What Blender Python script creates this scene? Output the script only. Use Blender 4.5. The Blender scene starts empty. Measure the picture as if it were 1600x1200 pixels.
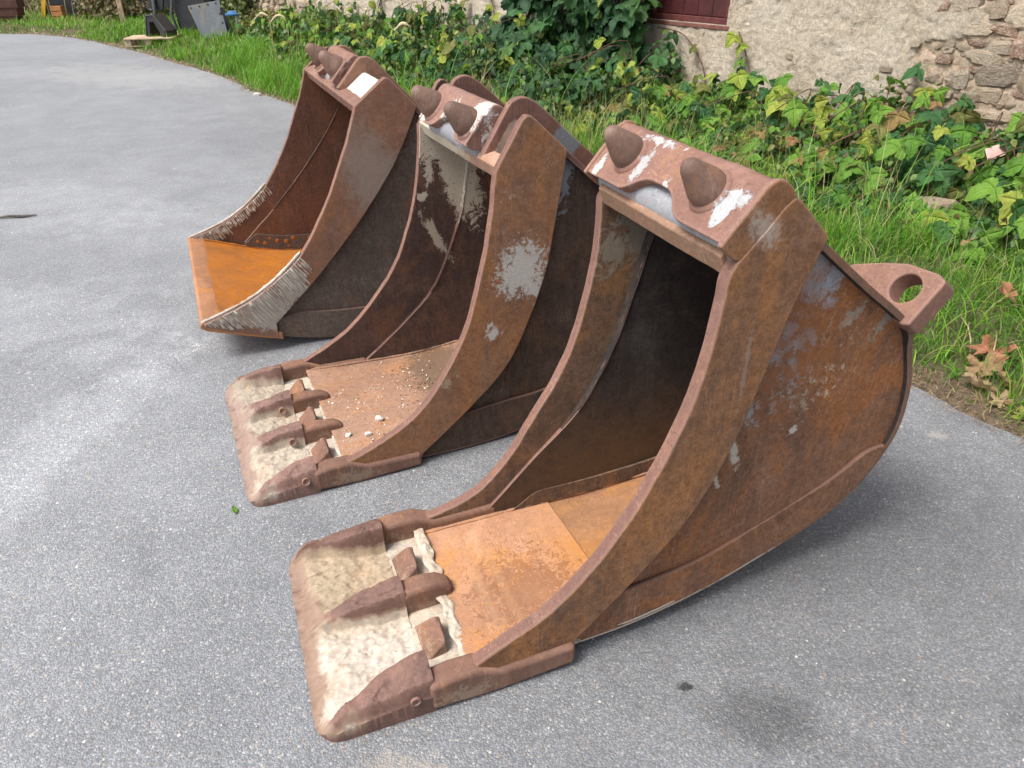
import bpy, math, random
import numpy as np
from mathutils import Vector, Matrix, noise as mnoise

R = math.radians
random.seed(7)
rng = np.random.default_rng(7)
sc = bpy.context.scene
COL = sc.collection

# ------------------------------------------------------------------ camera, sky, sun, exposure
cam_data = bpy.data.cameras.new('camera')
cam = bpy.data.objects.new('camera', cam_data)
COL.objects.link(cam)
cam.location = (0, 0, 1.6)
cam.rotation_euler = (R(90 - 30.597), 0, 0)
cam_data.sensor_width = 36.0
cam_data.lens = 36.0 * 1150 / 1600
cam_data.clip_start = 0.05
cam_data.clip_end = 1200
sc.camera = cam

SUN_ELEV, SUN_AZ = 58.0, -120.0          # azimuth from +Y, negative = left of the view
world = bpy.data.worlds.new('World')
sc.world = world
world.use_nodes = True
wn = world.node_tree
wn.nodes.clear()
w_out = wn.nodes.new('ShaderNodeOutputWorld')
w_bg = wn.nodes.new('ShaderNodeBackground')
w_sky = wn.nodes.new('ShaderNodeTexSky')
w_sky.sky_type = 'NISHITA'
w_sky.sun_disc = False
w_sky.sun_elevation = R(SUN_ELEV)
w_sky.sun_rotation = R(SUN_AZ)
w_sky.dust_density = 4.0
w_bw = wn.nodes.new('ShaderNodeRGBToBW')
w_mix = wn.nodes.new('ShaderNodeMix')
w_mix.data_type = 'RGBA'
w_mix.inputs[0].default_value = 0.62      # an overcast sky is mostly grey
wn.links.new(w_sky.outputs[0], w_bw.inputs[0])
wn.links.new(w_sky.outputs[0], w_mix.inputs[6])
wn.links.new(w_bw.outputs[0], w_mix.inputs[7])
wn.links.new(w_mix.outputs[2], w_bg.inputs[0])
w_bg.inputs[1].default_value = 0.098
wn.links.new(w_bg.outputs[0], w_out.inputs[0])

sun_data = bpy.data.lights.new('sun', 'SUN')
sun_data.energy = 1.5
sun_data.angle = R(26)
sun_data.color = (1.0, 0.965, 0.91)
sun = bpy.data.objects.new('sun', sun_data)
COL.objects.link(sun)
_sd = Vector((math.sin(R(SUN_AZ)) * math.cos(R(SUN_ELEV)), math.cos(R(SUN_AZ)) * math.cos(R(SUN_ELEV)), math.sin(R(SUN_ELEV))))
sun.rotation_euler = _sd.to_track_quat('Z', 'Y').to_euler()
sun.location = _sd * 30

sc.view_settings.view_transform = 'Standard'
sc.view_settings.look = 'None'
sc.view_settings.exposure = 1.42
sc.view_settings.gamma = 1.0
sc.view_settings.use_curve_mapping = False
sc.render.engine = 'CYCLES'
sc.cycles.use_denoising = True
sc.cycles.denoiser = 'OPENIMAGEDENOISE'
sc.cycles.denoising_input_passes = 'RGB_ALBEDO_NORMAL'
sc.cycles.denoising_prefilter = 'ACCURATE'
sc.cycles.max_bounces = 6
sc.cycles.diffuse_bounces = 4
sc.cycles.transparent_max_bounces = 6

# ------------------------------------------------------------------ node helper
class G:
    def __init__(self, name):
        self.mat = bpy.data.materials.new(name)
        self.mat.use_nodes = True
        self.nt = self.mat.node_tree
        self.nt.nodes.clear()
        self.out = self.nt.nodes.new('ShaderNodeOutputMaterial')
        self._obj = None
    def new(self, t, **props):
        n = self.nt.nodes.new(t)
        for k, v in props.items():
            setattr(n, k, v)
        return n
    def set(self, sock, v):
        if hasattr(v, 'is_output'):
            self.nt.links.new(v, sock)
        elif isinstance(v, (tuple, list)) and len(v) == 3 and sock.type == 'RGBA':
            sock.default_value = (*v, 1)
        else:
            sock.default_value = v
    def obj(self):
        if self._obj is None:
            self._obj = self.new('ShaderNodeTexCoord').outputs['Object']
        return self._obj
    def scaled(self, vec, s, off=(0, 0, 0), rot=(0, 0, 0)):
        n = self.new('ShaderNodeMapping')
        self.set(n.inputs['Vector'], vec)
        n.inputs['Location'].default_value = off
        n.inputs['Rotation'].default_value = rot
        n.inputs['Scale'].default_value = s
        return n.outputs[0]
    def noise(self, scale, detail=4, rough=0.6, vec=None, dist=0.0, col=False):
        n = self.new('ShaderNodeTexNoise')
        self.set(n.inputs['Vector'], vec if vec is not None else self.obj())
        n.inputs['Scale'].default_value = scale
        n.inputs['Detail'].default_value = detail
        n.inputs['Roughness'].default_value = rough
        n.inputs['Distortion'].default_value = dist
        return n.outputs['Color' if col else 'Fac']
    def voro(self, scale, vec=None, feature='F1', out='Distance', rand=1.0):
        n = self.new('ShaderNodeTexVoronoi', feature=feature)
        self.set(n.inputs['Vector'], vec if vec is not None else self.obj())
        n.inputs['Scale'].default_value = scale
        n.inputs['Randomness'].default_value = rand
        return n.outputs[out]
    def math(self, op, a, b=0.0, clamp=False):
        n = self.new('ShaderNodeMath', operation=op, use_clamp=clamp)
        self.set(n.inputs[0], a)
        self.set(n.inputs[1], b)
        return n.outputs[0]
    def rng(self, v, a, b, c=0.0, d=1.0):
        n = self.new('ShaderNodeMapRange', interpolation_type='SMOOTHSTEP')
        self.set(n.inputs[0], v)
        for i, x in enumerate((a, b, c, d)):
            n.inputs[i + 1].default_value = x
        return n.outputs[0]
    def mix(self, f, a, b, blend='MIX'):
        n = self.new('ShaderNodeMix', data_type='RGBA', blend_type=blend)
        self.set(n.inputs[0], f)
        self.set(n.inputs[6], a if hasattr(a, 'is_output') else tuple(a))
        self.set(n.inputs[7], b if hasattr(b, 'is_output') else tuple(b))
        return n.outputs[2]
    def vmul(self, colour, fac):
        n = self.new('ShaderNodeVectorMath', operation='SCALE')
        self.set(n.inputs[0], colour)
        self.set(n.inputs['Scale'], fac)
        return n.outputs[0]
    def attr(self, name, out='Color'):
        n = self.new('ShaderNodeAttribute', attribute_name=name)
        return n.outputs[out]
    def blob(self, c, r, nz, amp=0.5, edge=0.06, rot=(0, 0, 0)):
        n = self.new('ShaderNodeVectorMath', operation='SUBTRACT')
        self.set(n.inputs[0], self.obj())
        n.inputs[1].default_value = c
        m = self.new('ShaderNodeMapping')
        m.vector_type = 'POINT'
        self.set(m.inputs[0], n.outputs[0])
        m.inputs['Rotation'].default_value = rot
        m2 = self.new('ShaderNodeVectorMath', operation='DIVIDE')
        self.set(m2.inputs[0], m.outputs[0])
        m2.inputs[1].default_value = r
        l = self.new('ShaderNodeVectorMath', operation='LENGTH')
        self.set(l.inputs[0], m2.outputs[0])
        d = self.math('ADD', l.outputs['Value'], self.math('MULTIPLY', self.math('SUBTRACT', nz, 0.5), 2 * amp))
        return self.rng(d, 1 - edge, 1 + edge, 1, 0)
    def bump(self, h, strength=0.5, dist=0.004, prev=None):
        n = self.new('ShaderNodeBump')
        n.inputs['Strength'].default_value = strength
        n.inputs['Distance'].default_value = dist
        self.set(n.inputs['Height'], h)
        if prev is not None:
            self.set(n.inputs['Normal'], prev)
        return n.outputs[0]
    def finish(self, colour, rough=0.8, normal=None, spec=0.3, metal=0.0, trans=None, tfac=0.3):
        p = self.new('ShaderNodeBsdfPrincipled')
        self.set(p.inputs['Base Color'], colour if hasattr(colour, 'is_output') else tuple(colour))
        self.set(p.inputs['Roughness'], rough)
        self.set(p.inputs['Specular IOR Level'], spec)
        self.set(p.inputs['Metallic'], metal)
        if normal is not None:
            self.set(p.inputs['Normal'], normal)
        sh = p.outputs[0]
        if trans is not None:
            t = self.new('ShaderNodeBsdfTranslucent')
            self.set(t.inputs[0], trans)
            m = self.new('ShaderNodeMixShader')
            m.inputs[0].default_value = tfac
            self.nt.links.new(sh, m.inputs[1])
            self.nt.links.new(t.outputs[0], m.inputs[2])
            sh = m.outputs[0]
        self.nt.links.new(sh, self.out.inputs[0])
        return self.mat

def plain(name, colour, rough=0.7, spec=0.3, metal=0.0, var=0.25, scale=14, bump=0.2):
    g = G(name)
    n1 = g.noise(scale, 6, 0.65)
    n2 = g.noise(scale * 7, 3, 0.6)
    f = g.math('ADD', g.rng(n1, 0.25, 0.75, 1 - var, 1 + var), g.rng(n2, 0.3, 0.7, -var * 0.4, var * 0.4))
    return g.finish(g.vmul((*colour,), f), rough, g.bump(n2, bump, 0.003), spec, metal)

# ------------------------------------------------------------------ rust
def rust(name, brown, dark, orange, o_lo=0.52, o_hi=0.68, d_lo=0.45, d_hi=0.7, speck=(0.36, 0.22, 0.15), speck_amt=0.25,
         patches=(), grime=None, rough=0.82, spec=0.25, pit=0.6, streak=0.0, seed=0.0, fine=0.55, wear=0.0):
    g = G(name)
    P = g.scaled(g.obj(), (1, 1, 1), (seed, seed * 0.7, seed * 1.3))
    big = g.noise(2.4, 5, 0.6, P, 0.5)
    mid = g.noise(13, 8, 0.72, P, 0.4)
    fin = g.noise(150, 6, 0.78, P)
    ultra = g.noise(330, 3, 0.75, P)
    c = g.mix(g.rng(big, 0.38, 0.62), brown, tuple(0.45 * a + 0.55 * b for a, b in zip(brown, dark)))
    c = g.mix(g.math('MULTIPLY', g.rng(mid, d_lo, d_hi), 0.45), c, dark)
    tan = g.noise(3.1, 8, 0.74, g.scaled(P, (1, 1, 1), (9, 4, 2)), 0.8)
    c = g.mix(g.math('MULTIPLY', g.rng(tan, 0.50, 0.68), 0.5), c, tuple(min(0.7, 1.35 * a + 0.03) for a in brown))
    run = g.noise(1.0, 7, 0.72, g.scaled(P, (26, 26, 2.2), (2, 5, 1)), 0.3)
    c = g.mix(g.math('MULTIPLY', g.rng(run, 0.50, 0.68), 0.55), c, dark)
    c = g.mix(g.math('MULTIPLY', g.rng(run, 0.34, 0.44, 1, 0), 0.30), c, tuple(1.3 * a for a in orange))
    om = g.math('MULTIPLY', g.rng(g.noise(4.2, 9, 0.76, g.scaled(P, (1, 1, 0.7), (3, 1, 2)), 0.6), o_lo - 0.03, o_hi - 0.01), 0.92)
    c = g.mix(om, c, orange)
    if streak:
        st = g.noise(9, 7, 0.75, g.scaled(P, (3.0, 3.0, 0.5), rot=(0, R(25), 0)), 0.2)
        c = g.mix(g.math('MULTIPLY', g.rng(st, 0.5, 0.72), streak), c, tuple(x * 0.5 for x in dark))
    multi = g.noise(62, 9, 0.84, P, 0.2)
    c = g.vmul(c, g.rng(multi, 0.30, 0.70, 1 - fine * 0.62, 1 + fine * 0.62))
    c = g.vmul(c, g.rng(fin, 0.28, 0.72, 1 - fine * 0.35, 1 + fine * 0.35))
    c = g.mix(g.math('MULTIPLY', g.rng(ultra, 0.58, 0.70), 0.35), c, orange)          # fresh rust grains
    c = g.mix(g.math('MULTIPLY', g.rng(g.noise(260, 4, 0.8, g.scaled(P, (1, 1, 1), (7, 3, 5))), 0.60, 0.70), speck_amt), c, speck)
    c = g.mix(g.math('MULTIPLY', g.rng(g.voro(150, P), 0.0, 0.17, 1, 0), pit * 0.7), c, tuple(x * 0.35 for x in dark))
    # handling scratches, three directions in the plate plane
    for k, (ang, s0, tone) in enumerate(((28, 0.62, 1.7), (-52, 0.63, 0.45), (70, 0.635, 1.55))):
        sn = g.noise(1.0, 2, 0.5, g.scaled(P, (220, 60, 7), (k * 3.1, k, 0), (0, R(ang), 0)))
        sm = g.math('MULTIPLY', g.rng(sn, s0, s0 + 0.035), g.rng(g.noise(5, 3, 0.6, g.scaled(P, (1, 1, 1), (k * 5, 2, 1))), 0.46, 0.6))
        c = g.mix(g.math('MULTIPLY', sm, 0.55), c, g.vmul(c, tone))
    edge_n = g.rng(g.noise(22, 9, 0.8, P, 0.8), 0.26, 0.74)
    edge_f = g.noise(95, 5, 0.75, P)
    edge_h = g.rng(g.noise(52, 9, 0.82, P, 0.6), 0.27, 0.73)
    hgt = g.math('ADD', g.math('MULTIPLY', multi, 0.8), g.math('MULTIPLY', mid, 0.7))
    for p in patches:
        m = g.blob(p['c'], p['r'], g.math('ADD', edge_h if p.get('hi') else edge_n, g.math('ADD', g.math('MULTIPLY', g.math('SUBTRACT', edge_f, 0.5), 0.5), p.get('bias', 0.0))), p.get('amp', 0.7), p.get('edge', 0.08), p.get('rot', (0, 0, 0)))
        hole = g.rng(edge_f, p.get('h0', 0.30), p.get('h1', 0.40))
        m = g.math('MULTIPLY', g.math('MULTIPLY', m, hole), p.get('a', 0.95))
        colr = g.mix(g.math('MULTIPLY', g.rng(mid, 0.5, 0.66), 0.45), g.vmul(p['col'], g.rng(fin, 0.2, 0.8, 0.75, 1.18)), tuple(0.6 * q + 0.4 * r_ for q, r_ in zip(p['col'], brown)))
        c = g.mix(m, c, colr)
        hgt = g.math('ADD', hgt, g.math('MULTIPLY', m, p.get('up', 0.5)))
    if wear:
        bv = g.new('ShaderNodeBevel', samples=3)
        bv.inputs['Radius'].default_value = 0.011
        dp = g.new('ShaderNodeVectorMath', operation='DOT_PRODUCT')
        g.set(dp.inputs[0], bv.outputs[0])
        g.set(dp.inputs[1], g.new('ShaderNodeNewGeometry').outputs['Normal'])
        em = g.math('MULTIPLY', g.rng(g.math('ADD', dp.outputs['Value'], g.math('MULTIPLY', g.math('SUBTRACT', multi, 0.5), 0.25)), 0.86, 0.975, 1, 0), wear)
        c = g.mix(em, c, tuple(min(0.75, 1.55 * a + 0.10) for a in brown))
    nrm = g.bump(hgt, 0.55, 0.003)
    return g.finish(c, g.rng(mid, 0.3, 0.7, rough - 0.1, rough + 0.08), nrm, spec)

BROWN, DARK, ORNG, PINK = (0.150, 0.068, 0.038), (0.060, 0.036, 0.027), (0.270, 0.100, 0.030), (0.300, 0.138, 0.100)
GREY, WHITE, CREAM = (0.30, 0.335, 0.38), (0.54, 0.52, 0.485), (0.50, 0.45, 0.36)
M = {}
def xz(c, r, col, **k):
    d = dict(c=(c[0], k.pop('y', 0.03), c[1]), r=(r[0], k.pop('ry', 0.08), r[1]), col=col)
    d.update(k)
    return d
M['edge'] = rust('worn_rust_edge', (0.180, 0.096, 0.074), (0.130, 0.070, 0.056), (0.24, 0.118, 0.066), 0.56, 0.72, 0.55, 0.8, speck=(0.45, 0.3, 0.24), speck_amt=0.35, fine=0.28, pit=0.35, wear=0.5)
M['pink'] = rust('salmon_rust', (0.215, 0.120, 0.091), (0.145, 0.080, 0.062), (0.29, 0.145, 0.078), 0.55, 0.7, 0.5, 0.8, fine=0.28, pit=0.4, wear=0.6, seed=2.1)
M['cone'] = rust('cast_rust', (0.165, 0.096, 0.070), (0.088, 0.055, 0.043), (0.25, 0.125, 0.062), 0.55, 0.72, 0.5, 0.8, fine=0.3, rough=0.66, spec=0.4, seed=4.3)

M['b3_plate'] = rust('near_cutter_plate_rust', (0.215, 0.112, 0.063), (0.092, 0.056, 0.040), (0.29, 0.130, 0.050), 0.44, 0.66, 0.46, 0.70, streak=0.2, wear=0.6, seed=1.0, fine=0.62,
    patches=[xz((1.03, 1.12), (0.03, 0.05), (0.42, 0.36, 0.31), amp=0.7, hi=1, edge=0.4, a=0.7, rot=(0, R(45), 0)), xz((1.04, 0.80), (0.006, 0.10), (0.30, 0.24, 0.20), amp=0.8, hi=1, a=0.5)])
M['b3_panel'] = rust('near_side_panel_rust', (0.205, 0.104, 0.061), (0.105, 0.060, 0.043), (0.29, 0.115, 0.042), 0.48, 0.66, 0.48, 0.72, fine=0.6, seed=5.0, patches=[
    xz((1.230, 0.995), (0.055, 0.105), GREY, amp=0.5, edge=0.2, rot=(0, R(14), 0)), xz((1.30, 0.94), (0.085, 0.040), GREY, amp=0.8, hi=1, rot=(0, R(32), 0)), xz((1.315, 0.885), (0.028, 0.024), GREY, amp=0.7, hi=1),
    xz((1.165, 0.875), (0.016, 0.08), GREY, amp=0.8, hi=1, rot=(0, R(17), 0)), xz((1.205, 0.83), (0.03, 0.028), GREY, amp=0.9, hi=1), xz((1.235, 0.79), (0.035, 0.03), GREY, amp=0.9, hi=1), xz((1.285, 0.80), (0.016, 0.03), GREY, amp=0.9, hi=1, rot=(0, R(35), 0)),
    xz((1.18, 0.765), (0.028, 0.026), GREY, amp=0.9, hi=1), xz((1.25, 0.72), (0.012, 0.05), (0.30, 0.29, 0.27), amp=0.8, hi=1, rot=(0, R(30), 0)),
    xz((1.115, 0.665), (0.018, 0.07), GREY, amp=0.9, hi=1, rot=(0, R(17), 0)), xz((1.40, 0.83), (0.05, 0.02), (0.30, 0.26, 0.21), amp=1.0, hi=1, rot=(0, R(38), 0)), xz((1.52, 0.80), (0.08, 0.02), (0.26, 0.23, 0.19), amp=0.9, hi=1, rot=(0, R(50), 0)),
    xz((1.24, 0.84), (0.17, 0.15), (0.52, 0.31, 0.19), amp=2.2, bias=0.24, hi=1, a=0.85), xz((1.26, 0.66), (0.17, 0.08), (0.56, 0.45, 0.35), amp=2.2, bias=0.22, hi=1, a=0.95), xz((1.42, 0.80), (0.15, 0.08), (0.44, 0.31, 0.22), amp=2.2, bias=0.27, hi=1, a=0.85), xz((1.20, 0.76), (0.09, 0.16), GREY, amp=1.9, bias=0.20, hi=1, a=0.95, rot=(0, R(17), 0)), xz((1.22, 0.80), (0.13, 0.20), (0.33, 0.125, 0.045), amp=0.8, edge=0.5, a=0.6),
    xz((1.095, 0.53), (0.018, 0.072), (0.50, 0.45, 0.38), amp=0.7, hi=1, rot=(0, R(22), 0)), xz((1.06, 0.44), (0.008, 0.035), (0.46, 0.40, 0.33), amp=0.7, hi=1, rot=(0, R(22), 0)),
    xz((1.29, 0.53), (0.013, 0.013), (0.50, 0.45, 0.40), amp=0.6, hi=1), xz((1.31, 0.60), (0.012, 0.03), (0.34, 0.24, 0.17), amp=0.7, hi=1, rot=(0, R(35), 0))])
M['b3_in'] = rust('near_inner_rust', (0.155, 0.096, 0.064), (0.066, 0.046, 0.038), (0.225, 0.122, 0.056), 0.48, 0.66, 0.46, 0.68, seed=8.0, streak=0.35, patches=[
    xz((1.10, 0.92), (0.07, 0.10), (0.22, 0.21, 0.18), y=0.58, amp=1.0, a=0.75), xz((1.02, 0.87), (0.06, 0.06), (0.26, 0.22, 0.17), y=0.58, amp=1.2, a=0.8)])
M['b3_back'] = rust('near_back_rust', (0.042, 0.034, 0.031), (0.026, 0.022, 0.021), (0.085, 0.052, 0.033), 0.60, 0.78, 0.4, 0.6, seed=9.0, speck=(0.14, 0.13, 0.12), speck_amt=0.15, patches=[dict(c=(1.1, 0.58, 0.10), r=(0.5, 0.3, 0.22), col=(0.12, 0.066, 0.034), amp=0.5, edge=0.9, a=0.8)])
M['b3_floor'] = rust('near_floor_rust', (0.420, 0.225, 0.132), (0.32, 0.165, 0.098), (0.50, 0.225, 0.075), 0.50, 0.70, 0.55, 0.8, fine=0.22, speck=(0.5, 0.36, 0.26), pit=0.5, seed=3.0, rough=0.72, patches=[dict(c=(0.80, 0.27, 0.07), r=(0.10, 0.16, 0.1), col=(0.46, 0.19, 0.04), amp=0.8, edge=0.9, a=0.6, hi=1), dict(c=(0.62, 0.22, 0.07), r=(0.13, 0.14, 0.1), col=(0.20, 0.085, 0.045), amp=1.25, hi=1, a=0.6), dict(c=(0.50, 0.3, 0.07), r=(0.012, 0.35, 0.1), col=(0.44, 0.28, 0.17), amp=1.4, edge=0.8, a=0.35, hi=1), dict(c=(0.56, 0.3, 0.07), r=(0.010, 0.35, 0.1), col=(0.44, 0.26, 0.14), amp=1.4, edge=0.8, a=0.35, hi=1)])
M['b3_belly'] = rust('near_belly_rust', (0.30, 0.155, 0.080), (0.21, 0.108, 0.060), (0.40, 0.18, 0.055), 0.46, 0.66, 0.5, 0.78, fine=0.25, seed=6.0, rough=0.75, patches=[dict(c=(0.86, 0.2, 0.07), r=(0.10, 0.14, 0.1), col=(0.46, 0.19, 0.035), amp=0.8, edge=0.9, a=0.6, hi=1)])
M['belly_edge'] = rust('scraped_belly_edge', (0.20, 0.115, 0.08), (0.13, 0.08, 0.06), (0.26, 0.13, 0.07), 0.5, 0.7, fine=0.3, seed=7.0, patches=[dict(c=(0.9, 0.3, 0.03), r=(0.35, 1.0, 0.06), col=(0.46, 0.41, 0.34), amp=0.6, edge=0.3), dict(c=(1.22, 0.3, 0.09), r=(0.16, 1.0, 0.06), col=(0.48, 0.43, 0.37), amp=0.9, edge=0.3)])
M['dust'] = rust('pale_mineral_crust', (0.46, 0.40, 0.33), (0.28, 0.235, 0.19), (0.48, 0.36, 0.25), 0.5, 0.7, 0.45, 0.7, speck=(0.7, 0.66, 0.6), fine=0.4, pit=1.0, rough=0.9)
M['grey'] = rust('grey_paint', (0.27, 0.285, 0.31), (0.20, 0.20, 0.21), (0.26, 0.13, 0.075), 0.55, 0.66, 0.5, 0.8, fine=0.2, pit=0.2, rough=0.6, spec=0.4)

M['b2_plate'] = rust('middle_cutter_plate_rust', (0.250, 0.138, 0.086), (0.135, 0.078, 0.053), (0.31, 0.140, 0.060), 0.46, 0.68, 0.46, 0.70, wear=0.6, seed=11.0, speck_amt=0.35, patches=[
    xz((0.99, 0.685), (0.085, 0.10), WHITE, amp=0.75, hi=1, rot=(0, R(-20), 0)), xz((1.045, 0.60), (0.03, 0.05), WHITE, amp=1.0, rot=(0, R(25), 0)),
    xz((0.885, 0.475), (0.03, 0.028), WHITE, amp=0.8), xz((0.96, 0.93), (0.07, 0.03), (0.44, 0.37, 0.31), amp=1.6, hi=1, bias=0.3, a=0.7), xz((1.07, 1.0), (0.04, 0.09), (0.36, 0.25, 0.16), amp=1.6, hi=1, bias=0.3, a=0.6, rot=(0, R(-40), 0)), xz((0.93, 0.80), (0.02, 0.10), (0.36, 0.28, 0.22), amp=1.6, hi=1, bias=0.3, a=0.6),
    xz((0.72, 0.31), (0.03, 0.02), (0.45, 0.36, 0.26), amp=1.2, a=0.7)])
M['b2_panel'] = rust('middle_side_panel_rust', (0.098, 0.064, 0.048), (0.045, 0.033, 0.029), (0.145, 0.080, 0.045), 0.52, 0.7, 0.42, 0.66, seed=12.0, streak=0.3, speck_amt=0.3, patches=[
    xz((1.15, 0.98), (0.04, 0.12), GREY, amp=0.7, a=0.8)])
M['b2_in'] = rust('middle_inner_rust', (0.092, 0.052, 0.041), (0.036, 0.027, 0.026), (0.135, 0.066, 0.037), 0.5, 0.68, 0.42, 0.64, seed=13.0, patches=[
    xz((1.0, 0.985), (0.15, 0.10), CREAM, y=0.77, amp=0.5, h0=0.36, h1=0.42, rot=(0, R(35), 0)), xz((1.06, 0.82), (0.075, 0.22), CREAM, y=0.77, amp=0.5, h0=0.33, h1=0.4, rot=(0, R(16), 0)),
    xz((0.935, 0.84), (0.02, 0.05), CREAM, y=0.77, amp=1.2), xz((0.905, 0.73), (0.022, 0.016), CREAM, y=0.77, amp=0.8), xz((0.95, 0.56), (0.02, 0.12), CREAM, y=0.77, amp=0.8, a=0.7, rot=(0, R(28), 0))])
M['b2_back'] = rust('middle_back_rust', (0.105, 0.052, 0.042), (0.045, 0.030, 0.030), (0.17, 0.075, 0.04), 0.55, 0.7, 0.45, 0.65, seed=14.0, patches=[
    dict(c=(1.3, 0.50, 0.78), r=(0.4, 0.45, 0.26), col=(0.43, 0.40, 0.33), amp=0.35, h0=0.36, h1=0.42, edge=0.15)])
M['b2_floor'] = rust('middle_floor_rust', (0.315, 0.190, 0.130), (0.225, 0.125, 0.082), (0.37, 0.18, 0.085), 0.50, 0.68, 0.5, 0.75, fine=0.35, speck=(0.65, 0.52, 0.42), speck_amt=0.5, pit=0.5, seed=15.0, rough=0.65, patches=[
    dict(c=(0.88, 0.55, 0.05), r=(0.14, 0.22, 0.1), col=(0.13, 0.085, 0.055), amp=0.5, edge=0.2, a=0.8)])

M['b1_plate'] = rust('far_cutter_plate_rust', (0.230, 0.118, 0.076), (0.155, 0.090, 0.066), (0.29, 0.132, 0.060), 0.5, 0.70, 0.52, 0.78, wear=0.6, seed=21.0, fine=0.4, pit=1.0, patches=[
    xz((0.84, 0.72), (0.13, 0.24), (0.27, 0.215, 0.18), amp=0.45, edge=0.4, a=0.85, rot=(0, R(20), 0)), xz((0.25, 0.215), (0.22, 0.085), (0.36, 0.32, 0.275), amp=0.4, edge=0.15, rot=(0, R(-28), 0)), xz((0.40, 0.33), (0.07, 0.11), (0.36, 0.32, 0.275), amp=0.35, rot=(0, R(30), 0)), xz((0.12, 0.20), (0.16, 0.05), (0.40, 0.36, 0.31), y=1.19, amp=0.5, edge=0.15, rot=(0, R(-15), 0))])
M['b1_panel'] = rust('far_side_panel_rust', (0.130, 0.097, 0.079), (0.078, 0.057, 0.048), (0.155, 0.088, 0.057), 0.55, 0.7, 0.5, 0.75, seed=22.0, pit=1.0)
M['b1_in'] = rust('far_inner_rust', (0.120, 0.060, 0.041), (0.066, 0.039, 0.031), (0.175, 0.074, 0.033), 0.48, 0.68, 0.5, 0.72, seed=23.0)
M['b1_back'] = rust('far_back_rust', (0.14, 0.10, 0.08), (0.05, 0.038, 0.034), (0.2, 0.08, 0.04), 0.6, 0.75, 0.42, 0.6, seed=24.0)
M['b1_floor'] = rust('far_floor_bright_rust', (0.34, 0.120, 0.024), (0.23, 0.085, 0.024), (0.40, 0.135, 0.016), 0.45, 0.62, 0.55, 0.8, fine=0.16, speck=(0.7, 0.4, 0.12), pit=0.3, seed=25.0, rough=0.65)
M['b1_lip'] = rust('far_lip_rust', (0.34, 0.165, 0.085), (0.25, 0.120, 0.065), (0.48, 0.19, 0.04), 0.52, 0.66, 0.5, 0.75, fine=0.15, pit=0.3, seed=26.0, rough=0.6)
M['bead'] = rust('worn_weld_metal', (0.46, 0.42, 0.37), (0.30, 0.26, 0.22), (0.30, 0.17, 0.10), 0.52, 0.66, 0.5, 0.75, fine=0.35, pit=0.4, rough=0.6, seed=27.0)
M['bright'] = rust('sky_glare_metal', (0.58, 0.55, 0.51), (0.44, 0.40, 0.36), (0.50, 0.24, 0.09), 0.56, 0.66, 0.55, 0.8, fine=0.1, pit=0.1, rough=0.42, spec=0.5, seed=28.0)  # glare of the sky put into the base colour

# ------------------------------------------------------------------ mesh helpers
def link(name, me, mats, parent=None, bevel=0.0, smooth=40, seg=2):
    o = bpy.data.objects.new(name, me)
    COL.objects.link(o)
    for m in (mats if isinstance(mats, (list, tuple)) else [mats]):
        me.materials.append(m)
    if parent is not None:
        o.parent = parent
    if smooth:
        me.polygons.foreach_set('use_smooth', [True] * len(me.polygons))
        me.set_sharp_from_angle(angle=R(smooth))
    if bevel:
        b = o.modifiers.new('bevel', 'BEVEL')
        b.width = bevel
        b.segments = seg
        b.limit_method = 'ANGLE'
        b.angle_limit = R(38)
        b.harden_normals = True
    return o

def mesh(verts, faces, slots=None, name='mesh'):
    me = bpy.data.meshes.new(name)
    me.from_pydata([tuple(v) for v in verts], [], faces)
    if slots is not None:
        me.polygons.foreach_set('material_index', slots)
    me.update()
    return me

def tag(o, label, cat, group=None, kind=None):
    o['label'] = label
    o['category'] = cat
    if group:
        o['group'] = group
    if kind:
        o['kind'] = kind
    return o

def structure(o):
    o['kind'] = 'structure'
    return o

def thing(name, label, cat, loc=(0, 0, 0), rz=0.0, group=None):
    o = bpy.data.objects.new(name, None)
    o.empty_display_size = 0.1
    COL.objects.link(o)
    o.location = loc
    o.rotation_euler = (0, 0, rz)
    return tag(o, label, cat, group)

def cat_rom(pts, n=5, closed=False):
    P = [Vector(p) for p in pts]
    out = []
    N = len(P)
    for i in range(N - 1):
        p0, p1, p2, p3 = P[max(i - 1, 0)], P[i], P[i + 1], P[min(i + 2, N - 1)]
        for k in range(n):
            t = k / n
            out.append(0.5 * ((2 * p1) + (p2 - p0) * t + (2 * p0 - 5 * p1 + 4 * p2 - p3) * t * t + (3 * p1 - p0 - 3 * p2 + p3) * t ** 3))
    out.append(P[-1])
    return [tuple(p) for p in out]

def jit(pts, a, seed=0):
    return [(p[0] + a * mnoise.noise((p[0] * 23 + seed, p[1] * 23, 1.3)), p[1] + a * mnoise.noise((p[0] * 23, p[1] * 23 + seed, 7.7))) for p in pts]

def area2(poly):
    return sum(poly[i - 1][0] * poly[i][1] - poly[i][0] * poly[i - 1][1] for i in range(len(poly)))

def slab(poly, y0, y1, slots=(0, 1, 2)):
    """polygon in the xz plane, extruded from y0 to y1; slots: cap at y0, cap at y1, rim"""
    if area2(poly) < 0:
        poly = poly[::-1]
    n = len(poly)
    v = [(p[0], y0, p[1]) for p in poly] + [(p[0], y1, p[1]) for p in poly]
    f = [list(range(n)), list(range(2 * n - 1, n - 1, -1))]
    s = [slots[0], slots[1]]
    for i in range(n):
        j = (i + 1) % n
        f.append([i, i + n, j + n, j])
        s.append(slots[2])
    return mesh(v, f, s)

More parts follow.
